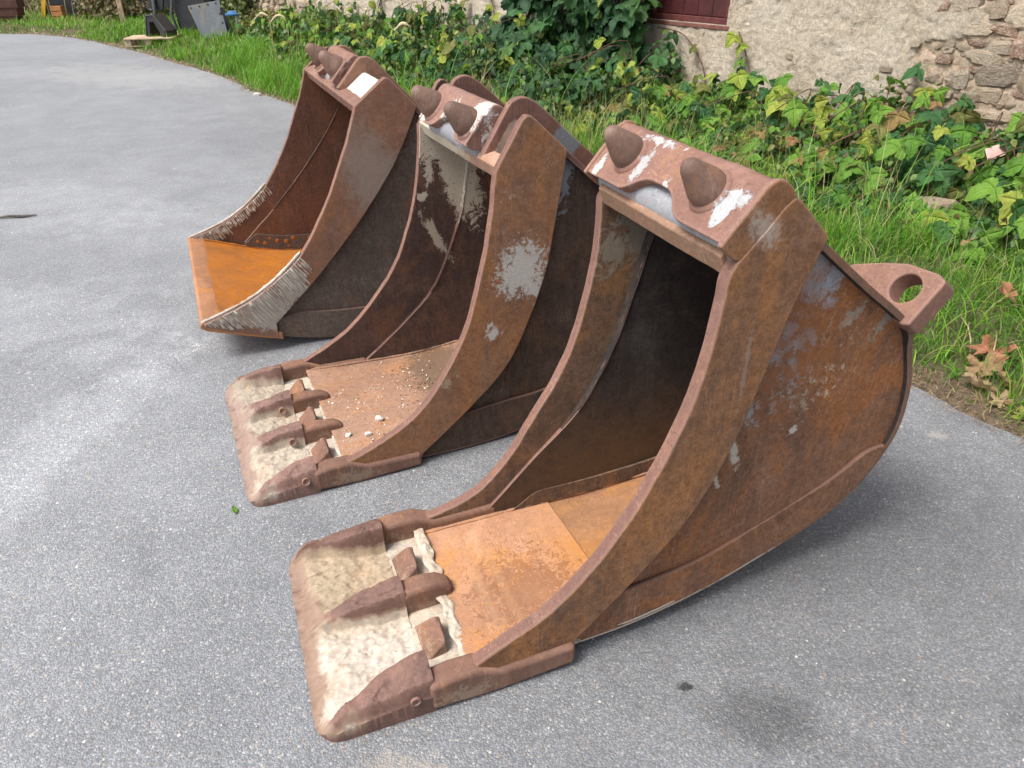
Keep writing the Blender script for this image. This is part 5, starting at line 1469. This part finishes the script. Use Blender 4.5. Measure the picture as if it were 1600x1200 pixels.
def free_bush(name, label, cat, cx, cy, rx, ry, h, n, msize, cols, w, n_stem=10, spiky=0.0):
    root = thing(name, label, cat, (cx, cy, 0.03))
    r = random.Random(int(abs(cx) * 131 + cy * 17))
    sl = []
    for k in range(n_stem):
        a = r.uniform(0, 6.28)
        q = r.uniform(0.3, 0.9)
        sl.append([(cx + 0.1 * math.cos(a), cy + 0.1 * math.sin(a), 0.02), (cx + rx * q * 0.6 * math.cos(a), cy + ry * q * 0.6 * math.sin(a), h * 0.6), (cx + rx * q * math.cos(a), cy + ry * q * math.sin(a), h * r.uniform(0.75, 1.0))])
    stems(root, sl, 0.010, BARK2)
    items = []
    while len(items) < n:
        p = Vector((r.uniform(-1, 1), r.uniform(-1, 1), r.uniform(0, 1)))
        if p.length > 1 or p.length < 0.35:
            continue
        q = Vector((cx + p.x * rx, cy + p.y * ry, 0.05 + p.z * h))
        if mnoise.noise(q * 2.6) < -0.12 and r.random() < 0.85:
            continue
        items.append((q, p + Vector((0, 0, 0.4)) + Vector((r.gauss(0, 0.5), r.gauss(0, 0.5), r.gauss(0, 0.4))), r.uniform(-2, 2), r.uniform(*msize)))
    leaf_mass('foliage', root, SMALL, items, palette(n, cols, w, 0.3))
    return root
OLV = [(0.09, 0.13, 0.03), (0.14, 0.17, 0.05), (0.22, 0.21, 0.09), (0.06, 0.09, 0.025)]
free_bush('wild_shrub', 'olive shrub behind the leaning grey plate', 'shrub', -6.3, 19.6, 1.2, 1.0, 1.6, 3600, (0.07, 0.13), OLV, (3, 3, 1, 2))
free_bush('wild_shrub', 'brownish tall weeds between the black skip and the attachment', 'shrub', -9.6, 20.6, 1.3, 1.0, 1.35, 3000, (0.07, 0.13), [(0.20, 0.15, 0.08), (0.26, 0.20, 0.11), (0.14, 0.14, 0.05), (0.10, 0.12, 0.04)], (3, 3, 2, 2))
free_bush('wild_shrub', 'dry weeds behind the brown planter box', 'shrub', -14.6, 23.4, 2.0, 1.2, 1.6, 3600, (0.08, 0.15), [(0.30, 0.26, 0.14), (0.20, 0.20, 0.08), (0.13, 0.15, 0.05)], (3, 2, 2))
free_bush('wild_shrub', 'yellowing weeds right of the blue-topped stand', 'shrub', -5.1, 17.0, 0.55, 0.4, 0.5, 800, (0.06, 0.11), [(0.22, 0.21, 0.05), (0.12, 0.16, 0.04), (0.16, 0.10, 0.04)], (3, 3, 1))

# stray canes and vines on the plaster
def cane(label, pts, r, leaves, kinds, size, bark=BARK):
    root = thing('bramble_cane', label, 'bramble cane', tuple(wp(pts[0][0], 0.05, 0.1)))
    P = [tuple(wp(*p)) for p in pts]
    stems(root, [P], r, bark)
    C_ = cat_rom(P, 6)
    rr = random.Random(int(pts[0][0] * 100))
    for k in range(leaves):
        p = Vector(C_[int((0.25 + 0.75 * (k + 0.5) / leaves) * (len(C_) - 1))]) + WN * rr.uniform(0.0, 0.04) + Vector((0, 0, rr.uniform(-0.02, 0.03)))
        put_leaf(root, rr.choice(BM), LM[rr.choice(kinds)], p, WN * 0.7 + Vector((rr.gauss(0, 0.3), rr.gauss(0, 0.3), 0.6)), rr.uniform(-1.4, 1.4), rr.uniform(*size))
cane('upright bramble cane with fresh green leaves against the plaster right of the shutter', [(2.42, 0.1, 0.20), (2.50, 0.40, 0.10), (2.62, 0.66, 0.05), (2.78, 0.92, 0.05)], 0.007, 7, ('green', 'deep', 'lime'), (0.13, 0.19))
cane('thin bramble cane arching low across the pale plaster patch', [(2.05, 0.12, 0.10), (1.95, 0.33, 0.05), (1.72, 0.47, 0.04), (1.48, 0.47, 0.04), (1.30, 0.38, 0.06), (1.15, 0.22, 0.12)], 0.005, 7, ('olive', 'deep', 'blush'), (0.05, 0.085))
cane('leafless looking dark cane curving on the grey wall under the shutter', [(3.15, 0.1, 0.12), (3.10, 0.35, 0.05), (3.22, 0.62, 0.04), (3.50, 0.84, 0.04), (3.85, 0.88, 0.05)], 0.007, 3, ('olive', 'green'), (0.08, 0.13))
cane('purple-brown bramble cane trailing at the right edge below the rubble', [(0.55, 0.12, 0.55), (0.42, 0.34, 0.35), (0.20, 0.44, 0.25), (-0.15, 0.50, 0.28)], 0.006, 6, ('green', 'deep', 'olive'), (0.10, 0.15))
cane('thin cane with small leaves hanging against the plaster above the far bucket', [(7.1, 1.5, 0.05), (7.0, 1.1, 0.05), (6.9, 0.85, 0.06), (6.7, 0.62, 0.12)], 0.006, 7, ('vine', 'lime', 'deep'), (0.11, 0.18), BARK2)
cane('climbing shoot with sparse leaves on the pale plaster between the two bushes', [(10.3, 0.2, 0.2), (10.4, 0.6, 0.07), (10.2, 0.95, 0.05), (10.0, 1.3, 0.05)], 0.008, 6, ('green', 'deep'), (0.13, 0.2), BARK2)

# plantain-like rosettes and broad weeds in the grass
def rosette(x, y, n, L, label, mat):
    d = float(edge_dist(np.array([[x, y]]))[0])
    root = thing('broadleaf_weed', label, 'weed', (x, y, ground_z(x, y, d)))
    rr = random.Random(int(x * 991))
    for k in range(n):
        a = 2 * math.pi * k / n + rr.uniform(-0.3, 0.3)
        el = rr.uniform(0.35, 1.0)
        t = Vector((math.cos(a) * math.cos(el), math.sin(a) * math.cos(el), math.sin(el)))
        nz_ = Vector((-math.cos(a) * math.sin(el), -math.sin(a) * math.sin(el), math.cos(el)))
        xx = t.cross(nz_)
        s = L * rr.uniform(0.75, 1.15)
        o = bpy.data.objects.new('leaf', OM[k % 3])
        COL.objects.link(o)
        o.material_slots[0].link = 'OBJECT'
        o.material_slots[0].material = LM[mat]
        o.parent = root
        o.matrix_local = Matrix((xx * s * 0.55, t * s, nz_ * s)).transposed().to_4x4()
rosette(2.50, 4.55, 11, 0.26, 'bright green broad-leaved weed in the grass above the holed lug', 'green')
rosette(2.02, 2.42, 8, 0.07, 'small lime-green weed at the asphalt edge in the right corner', 'lime')
rosette(2.25, 4.95, 9, 0.16, 'dull green rosette weed in the grass behind the near bucket ridge', 'deep')

# seed heads standing over the bushes
def seed_head(a, z, o, ln, label, az=0.6):
    base = wp(a, 0.1, o)
    top = wp(a, z, o)
    root = thing('seed_head', label, 'seed head', tuple(base))
    tip = top + Vector((-math.cos(az) * ln, 0.2 * ln, -0.25 * ln))
    mid_ = top + Vector((-math.cos(az) * ln * 0.45, 0.1 * ln, 0.03))
    link('stalk', tube([tuple(Vector(p) - root.location) for p in cat_rom([tuple(base), tuple(base.lerp(top, 0.6) + Vector((0.02, 0, 0))), tuple(top)], 5)], 0.004, 5), STRAW, root, 0, 80)
    cp = cat_rom([tuple(top), tuple(mid_), tuple(tip)], 6)
    link('plume', tube([tuple(Vector(p) - root.location) for p in cp], [0.006 + 0.016 * math.sin(math.pi * i / (len(cp) - 1)) for i in range(len(cp))], 7, 0.8), STRAW, root, 0, 80)
STRAW = plain('straw_plume', (0.50, 0.41, 0.27), 0.9, 0.1, 0, 0.35, 60, 0.9)
seed_head(10.9, 0.62, 1.5, 0.34, 'pale drooping grass plume just left of the far bucket cones')
seed_head(11.7, 0.60, 1.5, 0.36, 'pale grass plume furthest left before the rubble wall')
seed_head(10.2, 0.95, 0.9, 0.30, 'tall pale plume against the plaster above the far bucket')
seed_head(8.6, 0.82, 1.1, 0.16, 'round dried flower head above the bushes behind the far bucket', 1.2)
seed_head(7.2, 0.72, 1.2, 0.28, 'tan grass plume behind the middle bucket')
# ------------------------------------------------------------------ small things on and by the asphalt
def maple_leaf_mesh(seed, curl=0.35, lobes=5):
    V, F, E = lobed_leaf(seed, lobes, 0.62)
    V = V.copy()
    V[:, 1] -= 0.3
    V[:, 2] += curl * (V[:, 0] ** 2) + curl * 0.6 * (V[:, 1] ** 2) + 0.05 * np.sin(V[:, 0] * 9 + seed) + 0.04 * np.sin(V[:, 1] * 11 + seed)
    return leaf_mesh((V, F, E))
DRY = [leaf_material('dry_russet_leaf', (0.36, 0.150, 0.085), (0.42, 0.20, 0.12), 1.3, (0.46, 0.24, 0.15), 0.8), leaf_material('dry_tan_leaf', (0.36, 0.24, 0.13), (0.42, 0.30, 0.18), 1.3, (0.26, 0.15, 0.08), 0.85)]
def fallen(x, y, z, size, mi, seed, rot, label, curl=0.4, lift=0.02):
    d = float(edge_dist(np.array([[x, y]]))[0])
    me = maple_leaf_mesh(seed, curl)
    o = link('fallen_leaf', me, DRY[mi], None, 0, 0)
    o.location = (x, y, (ground_z(x, y, d) if d > 0 else 0.0) + z + lift)
    o.rotation_euler = rot
    o.scale = (size, size, size)
    tag(o, label, 'leaf', 'dry leaves fallen at the verge')
fallen(2.08, 2.84, 0.055, 0.185, 0, 3, (R(12), R(-8), R(-30)), 'large russet maple leaf lying on the grass right of the near bucket')
fallen(1.93, 2.63, 0.02, 0.15, 1, 5, (R(30), R(15), R(60)), 'crumpled tan leaf at the asphalt edge below the russet maple leaf', 0.9)
fallen(1.99, 2.70, 0.03, 0.14, 1, 8, (R(-15), R(20), R(160)), 'curled tan leaf touching the underside of the russet maple leaf', 0.8)
fallen(2.03, 2.60, 0.02, 0.11, 1, 12, (R(-20), R(-25), R(220)), 'small tan leaf on the straw litter in the right corner', 0.9)
fallen(1.955, 2.52, 0.01, 0.085, 1, 15, (R(20), R(-25), R(20)), 'smallest brown leaf nearest the asphalt in the right corner', 0.9)
fallen(2.36, 3.25, 0.10, 0.115, 0, 18, (R(55), R(15), R(10)), 'orange-brown leaf standing upright in the grass right of the lug', 0.7)
fallen(2.62, 4.22, 0.13, 0.10, 1, 21, (R(50), R(-20), R(100)), 'pale tan leaf caught in the grass above the holed lug', 0.7)
fallen(2.55, 3.95, 0.10, 0.07, 1, 24, (R(30), R(-30), R(-60)), 'small pinkish leaf in the grass just above the lug', 0.7)
pp = link('paper_scrap', mesh([(-0.09, -0.04, 0), (0.07, -0.05, 0.012), (0.10, 0.035, 0.03), (-0.06, 0.045, 0.02), (0.0, 0.0, 0.035), (-0.09, -0.04, -0.002), (0.07, -0.05, 0.010), (0.10, 0.035, 0.028), (-0.06, 0.045, 0.018)], [[0, 1, 4], [1, 2, 4], [2, 3, 4], [3, 0, 4], [5, 8, 7, 6], [0, 5, 6, 1], [1, 6, 7, 2], [2, 7, 8, 3], [3, 8, 5, 0]]), plain('pink_paper', (0.56, 0.36, 0.33), 0.8, 0.2, 0, 0.1), None, 0, 30)
pp.location = tuple(wp(0.02, 0.36, 0.55))
pp.rotation_euler = (R(35), R(-10), R(25))
tag(pp, 'scrap of pink paper caught in the bramble at the right edge', 'paper')

def rock(name, label, cat, x, y, z, s, mat, seed, rz=0.0):
    o = link(name, stone_mesh(seed), mat, None, 0, 40)
    o.location = (x, y, z)
    o.scale = s
    o.rotation_euler = (0, 0, rz)
    return tag(o, label, cat)
PEB = plain('pale_pebble', (0.56, 0.53, 0.48), 0.9, 0.2, 0, 0.2, 3, 0.6)
rock('field_stone', 'flat ochre stone half buried in the grass below the brambles', 'stone', 2.72, 4.72, 0.15, (0.17, 0.14, 0.06), ST[0], 51.0, 0.3)
rock('pebble', 'white stone at the grass edge left of the far bucket', 'stone', -3.22, 9.86, 0.02, (0.05, 0.035, 0.025), PEB, 52.0)
def in_bucket(b, x, y, z):
    return b.matrix_basis @ Vector((x, y, z))
bpy.context.view_layer.update()
for k, (x, y, s, lb) in enumerate([(0.520, 0.270, 0.013, 'largest white pebble on the floor of the middle bucket, furthest back of the three'), (0.455, 0.185, 0.011, 'flat white pebble in the middle bucket nearest the side plate'),
                                    (0.385, 0.205, 0.011, 'white pebble in the middle bucket beside the tooth adapter')]):
    p = in_bucket(b2, x, y, 0.0525 + s * 0.45 - 0.012 * (x - 0.335))
    rock('pebble', lb, 'pebble', p.x, p.y, p.z, (s * 1.3, s, s * 0.8), PEB, 60.0 + k, k * 0.8)
# crumbs of grit and rust scale in the middle bucket
parts = []
crumb = np.array([(1, 0, 0), (0, 1, 0), (-1, 0, 0), (0, -1, 0), (0, 0, 0.8), (0, 0, -0.5)], float)
cf = np.array([[0, 1, 4, 4], [1, 2, 4, 4], [2, 3, 4, 4], [3, 0, 4, 4], [1, 0, 5, 5], [2, 1, 5, 5], [3, 2, 5, 5], [0, 3, 5, 5]])[:, :3]
def crumbs(n, fpos, smin, smax, cols, w):
    out = []
    cc = palette(n, cols, w, 0.25)
    for k in range(n):
        p = np.array(fpos())
        s = rng.uniform(smin, smax)
        A = rng.normal(size=(3, 3))
        Q, _ = np.linalg.qr(A)
        out.append(((crumb * rng.uniform(0.6, 1.3, (6, 1))) @ Q.T * s * np.array([1, 1, 0.7]) + p, cf, np.repeat(cc[k][None], 6, 0)))
    return join(out)
GRIT_MAT = colour_material('grit', 0.9, 0.02, 0.2)
def fb2():
    x = rng.uniform(0.36, 1.02)
    y = np.clip(rng.normal(0.42 + (x - 0.6) * 0.45, 0.16), 0.05, 0.76)
    p = in_bucket(b2, x, y, 0.060 - 0.09 * max(0.0, min(x, 0.6) - 0.335) * 0.6 - 0.01 * max(0.0, x - 0.6) + 0.02 * max(0, x - 0.85))
    return p
V, F, C = crumbs(420, fb2, 0.0018, 0.0065, [(0.50, 0.46, 0.40), (0.36, 0.20, 0.10), (0.22, 0.12, 0.08), (0.62, 0.60, 0.56)], (2, 2, 2, 1.2))
o = link('grit_crumbs', fast_mesh('grit', V, F, C), GRIT_MAT, None, 0, 0)
o.data.polygons.foreach_set('use_smooth', [False] * len(o.data.polygons))
tag(o, 'scattered grit and rust flakes on the floor of the middle bucket', 'grit', kind='stuff')
def frd():
    while True:
        x, y = rng.uniform(-6, 2.4), rng.uniform(0.8, 12)
        if rng.uniform() > min(1.0, 2.2 / y):
            continue
        if edge_dist(np.array([[x, y]]))[0] < -0.02:
            return (x, y, 0.0015)
V, F, C = crumbs(420, frd, 0.002, 0.0055, [(0.50, 0.48, 0.45), (0.30, 0.27, 0.24), (0.36, 0.22, 0.14), (0.62, 0.60, 0.57)], (3, 2, 1, 1.5))
o = link('loose_grit', fast_mesh('loose_grit', V, F, C), GRIT_MAT, None, 0, 0)
o.data.polygons.foreach_set('use_smooth', [False] * len(o.data.polygons))
tag(o, 'loose pale grit scattered over the asphalt', 'grit', kind='stuff')
# green leaf at the middle bucket's corner, a twig on the left, rust crumbs behind the near blade
gl = link('green_leaf', leaf_mesh(leaflet(8, 1.0, 0.16, 0.03, 0.2, 0.1, 0.02, 2)), LM['green'], None, 0, 0)
gl.location, gl.scale, gl.rotation_euler = (-0.905, 1.862, 0.006), (0.055, 0.055, 0.055), (0, 0, R(30))
tag(gl, 'slim green leaf on the asphalt at the corner of the middle bucket blade', 'leaf')
tw = link('twig', tube([(-3.55, 4.93, 0.008), (-3.47, 4.95, 0.016), (-3.38, 4.96, 0.012), (-3.30, 5.0, 0.009)], [0.006, 0.012, 0.009, 0.003], 6, 0.5), plain('grey_twig', (0.13, 0.11, 0.09), 0.9), None, 0, 60)
tag(tw, 'grey twig lying on the asphalt at the left edge', 'twig')
V, F, C = crumbs(14, lambda: in_bucket(b3, rng.uniform(0.27, 0.36), rng.uniform(0.69, 0.75), 0.003), 0.003, 0.007, [(0.2, 0.09, 0.05), (0.28, 0.16, 0.1)], (1, 1))
o = link('rust_flakes', fast_mesh('rust_flakes', V, F, C), GRIT_MAT, None, 0, 0)
tag(o, 'few rust flakes on the asphalt behind the near bucket blade', 'rust flakes', kind='stuff')

# ------------------------------------------------------------------ machinery parked beyond the grass
BLACK = plain('black_machine_paint', (0.022, 0.023, 0.026), 0.45, 0.5, 0, 0.3, 6, 0.15)
SLATE = plain('slate_machine_paint', (0.070, 0.082, 0.092), 0.5, 0.45, 0, 0.25, 4, 0.15)
YEL = plain('yellow_paint', (0.62, 0.36, 0.03), 0.55, 0.4, 0, 0.2, 6, 0.15)
WOOD = plain('weathered_wood', (0.44, 0.34, 0.235), 0.9, 0.1, 0, 0.3, 9, 0.5)
WOOD2 = plain('orange_wood', (0.42, 0.20, 0.085), 0.85, 0.1, 0, 0.3, 9, 0.5)
RUSTY = rust('rusted_machine_steel', (0.24, 0.125, 0.075), DARK, (0.33, 0.15, 0.06), seed=41)
BRNP = plain('brown_stained_board', (0.105, 0.050, 0.040), 0.75, 0.25, 0, 0.25, 7, 0.3)
def oriented_box(name, root, cx, cy, cz, sx, sy, sz, mat, rz=0.0, rx=0.0, ry=0.0, bev=0.008):
    o = link(name, box(-sx / 2, sx / 2, -sy / 2, sy / 2, -sz / 2, sz / 2), mat, root, bev, 40)
    o.location = (cx, cy, cz)
    o.rotation_euler = (rx, ry, rz)
    return o
# brown planter box of boards
pb = thing('planter_box', 'brown tapered board box at the far left edge of the grass', 'planter', (-12.3, 19.95, 0.0), R(12))
for k in range(3):
    w_ = 0.62 + 0.10 * k
    for s in (-1, 1):
        oriented_box('board', pb, 0, s * (0.20 + 0.02 * k), 0.10 + 0.185 * k, w_, 0.03, 0.178, BRNP)
        oriented_box('board', pb, s * (w_ / 2 - 0.014), 0, 0.10 + 0.185 * k, 0.028, 0.36 + 0.04 * k, 0.178, BRNP)
# loader bucket with yellow edge
def loader_bucket(name, label, loc, rz, w, mat, edge, prof, sidemat):
    root = thing(name, label, 'loader bucket', loc, rz)
    path = cat_rom(prof, 5)
    inner = offset_in(path, 0.03)
    poly = path + inner[::-1]
    link('shell', slab(poly, 0.03, w - 0.03, (0, 0, 0)), mat, root, 0.004)
    for y0, y1 in ((0, 0.03), (w - 0.03, w)):
        link('side_plate', slab(path, y0, y1, (0, 0, 0)), sidemat, root, 0.006)
    link('cutting_edge', slab([(prof[-1][0] - 0.06, prof[-1][1] - 0.0), (prof[-1][0] + 0.12, prof[-1][1] + 0.0), (prof[-1][0] + 0.12, prof[-1][1] + 0.045), (prof[-1][0] - 0.02, prof[-1][1] + 0.045)], -0.03, w + 0.03, (0, 0, 0)), edge, root, 0.006)
    for y0, y1 in ((-0.018, -0.001), (w + 0.001, w + 0.018)):
        fp = [(prof[0][0] - 0.10, prof[0][1]), (prof[0][0], prof[0][1]), (prof[-1][0] + 0.05, prof[-1][1]), (prof[-1][0] - 0.05, prof[-1][1])]
        link('edge_guard', slab(fp, y0, y1, (0, 0, 0)), edge, root, 0.004)
    return root
LB = [(0.42, 1.25), (0.75, 1.22), (1.0, 1.0), (1.05, 0.6), (0.9, 0.18), (0.6, 0.05), (0.0, 0.03)]
loader_bucket('loader_bucket', 'black loader bucket with yellow cutting edge beside the brown planter box', (-11.9, 20.8, 0.0), R(8), 1.5, BLACK, YEL, LB, BLACK)
loader_bucket('loader_bucket', 'dark grey loader bucket with a rusty side plate right of the yellow-edged one', (-10.75, 21.1, 0.0), R(10), 2.3, SLATE, RUSTY, [(0.10, 1.15), (0.75, 1.22), (1.35, 1.0), (1.45, 0.55), (1.2, 0.12), (0.7, 0.05), (0.28, 0.03)], SLATE)
cr = thing('wooden_crate', 'small orange-brown wooden crate in front of the grey loader bucket', 'crate', (-11.25, 20.4, 0.0), R(5))
for k in range(3):
    oriented_box('slat', cr, 0, -0.10, 0.09 + 0.12 * k, 0.26, 0.02, 0.10, WOOD2)
    oriented_box('slat', cr, 0, 0.10, 0.09 + 0.12 * k, 0.26, 0.02, 0.10, WOOD2)
for s in (-1, 1):
    oriented_box('end_panel', cr, s * 0.12, 0, 0.21, 0.02, 0.178, 0.36, WOOD2)
oriented_box('base_board', cr, 0, 0, 0.02, 0.36, 0.26, 0.036, WOOD2)
po = thing('timber_post', 'short weathered timber post right of the grey loader bucket', 'post', (-9.35, 19.7, 0.0))
oriented_box('shaft', po, 0, 0, 0.45, 0.11, 0.09, 0.9, WOOD, 0.2)
oriented_box('cap_board', po, 0, 0, 0.915, 0.14, 0.12, 0.028, WOOD, 0.2)
# black hydraulic attachment with hose
at = thing('machine_attachment', 'black hydraulic machine attachment with a looping hose behind the pallet', 'attachment', (-6.75, 16.9, 0.02), R(-6))
AB = [(-0.62, 1.35), (-0.55, 0.55), (-0.30, 0.50), (-0.16, 0.95), (0.10, 0.80), (0.42, 0.02), (0.55, 0.02), (0.62, 0.6), (0.60, 1.35)]
for y in (-0.26, 0.22):
    link('side_cheek', slab(AB, y, y + 0.05, (0, 0, 0)), BLACK, at, 0.008)
link('back_plate', slab([(-0.10, 0.86), (0.52, 0.10), (0.56, 0.60), (0.55, 1.33), (-0.5, 1.33)], -0.20, 0.21, (0, 0, 0)), BLACK, at, 0.006)
for k in range(6):
    oriented_box('rib', at, -0.06 + 0.10 * k, -0.287, 1.10, 0.03, 0.05, 0.36, SLATE, 0, 0, 0, 0.006)
link('body', slab([(-0.02, 0.04), (0.40, 0.02), (0.56, 0.30), (0.58, 1.30), (0.02, 1.30), (-0.08, 0.70)], -0.24, 0.20, (0, 0, 0)), BLACK, at, 0.02)
link('guard_frame', tube([(-0.02, -0.30, 0.02), (-0.10, -0.31, 0.45), (0.02, -0.31, 0.85), (0.0, -0.30, 1.3)], 0.03, 8), SLATE, at)
link('front_leg', tube([(-0.42, -0.30, 0.75), (-0.45, -0.31, 0.40), (-0.36, -0.31, 0.02)], 0.035, 8), SLATE, at)
hl = cat_rom([(-0.60, -0.05, 1.3), (-0.76, -0.10, 0.95), (-0.74, -0.12, 0.62), (-0.62, -0.12, 0.50), (-0.50, -0.11, 0.62), (-0.46, -0.08, 0.95), (-0.5, -0.05, 1.2)], 7)
link('hydraulic_hose', tube(hl, 0.022, 8), BLACK, at)
# pallet with a casting on it
pl = thing('wooden_pallet', 'weathered wooden pallet half hidden in the grass', 'pallet', (-6.75, 15.2, 0.04), R(10))
for k in range(5):
    oriented_box('deck_board', pl, 0, -0.30 + 0.15 * k, 0.135, 0.85, 0.11, 0.022, WOOD, R(random.uniform(-2, 2)), 0, R(random.uniform(-1, 1)), 0.003)
for x in (-0.36, 0.0, 0.36):
    for y in (-0.28, 0.0, 0.28):
        oriented_box('block', pl, x, y, 0.062, 0.11, 0.10, 0.080, WOOD, 0, 0, 0, 0.004)
    oriented_box('bearer', pl, x, 0, 0.113, 0.11, 0.68, 0.018, WOOD, 0, 0, 0, 0.003)
for y in (-0.28, 0.0, 0.28):
    oriented_box('bottom_board', pl, 0, y, 0.011, 0.85, 0.10, 0.020, WOOD, 0, 0, 0, 0.003)
ca = thing('steel_bracket', 'black channel-shaped steel bracket lying on the pallet', 'bracket', (-6.60, 15.3, 0.188), R(-12))
link('channel', slab([(-0.20, 0.0), (-0.13, 0.34), (0.02, 0.36), (0.22, 0.10), (0.20, 0.0), (0.12, 0.0), (0.0, 0.25), (-0.08, 0.24), (-0.13, 0.0)], -0.18, 0.18, (0, 0, 0)), BLACK, ca, 0.008)
link('rim', tube([(-0.20, -0.185, 0.01), (-0.13, -0.185, 0.345), (0.02, -0.185, 0.365), (0.22, -0.185, 0.11)], 0.012, 6), SLATE, ca)
# leaning steel plate with bolt holes
SLATE_R = rust('slate_plate_paint', (0.135, 0.155, 0.170), (0.10, 0.115, 0.13), (0.25, 0.17, 0.09), 0.56, 0.7, 0.5, 0.8, fine=0.15, pit=0.2, rough=0.5, spec=0.4, seed=44)
lpz = thing('steel_plate', 'slate grey steel plate leaning back in the grass with bolt holes along its edges', 'steel plate', (-5.85, 15.75, 0.03), R(8))
pln = link('sheet', slab([(-0.36, 0.64), (0.24, 0.74), (0.34, 0.0), (-0.14, 0.0)], -0.015, 0.015, (0, 0, 0)), SLATE_R, lpz, 0.004)
pln.rotation_euler = (R(-14), 0, 0)
for (x, z) in ((-0.30, 0.60), (-0.14, 0.63), (0.02, 0.66), (0.17, 0.68), (0.22, 0.50), (0.25, 0.34)):
    h = link('bolt_hole', lathe_dir((x, -0.013, z), (0, -1, 0.001), [(0, 0.02), (0.004, 0.02), (0.0042, 0.0)], 12), BLACK, lpz)
    h.rotation_euler = (R(-14), 0, 0)
link('back_brace', slab([(0.20, 0.0), (0.46, 0.0), (0.30, 0.60), (0.24, 0.60)], 0.10, 0.13, (0, 0, 0)), BLACK, lpz, 0.004)
# blue-topped stand
bs = thing('screw_stand', 'steel stand with a blue disc top beside the leaning plate', 'stand', (-5.40, 15.85, 0.03))
BLUE = plain('blue_paint', (0.035, 0.12, 0.27), 0.5, 0.4)
STEEL = plain('galvanised_steel', (0.40, 0.41, 0.42), 0.45, 0.5, 0.6, 0.15)
link('disc_top', lathe_dir((0, 0, 0.46), (0, 0.0002, 1), [(0, 0.05), (0.005, 0.13), (0.03, 0.135), (0.055, 0.08), (0.085, 0.05), (0.09, 0.0)], 24), BLUE, bs)
link('stem', lathe_dir((0.05, 0, 0.0), (0.06, 0.0002, 1), [(0, 0.03), (0.46, 0.03)], 14), STEEL, bs)
link('foot_plate', box(-0.12, 0.16, -0.12, 0.12, 0.0, 0.02), STEEL, bs, 0.003)
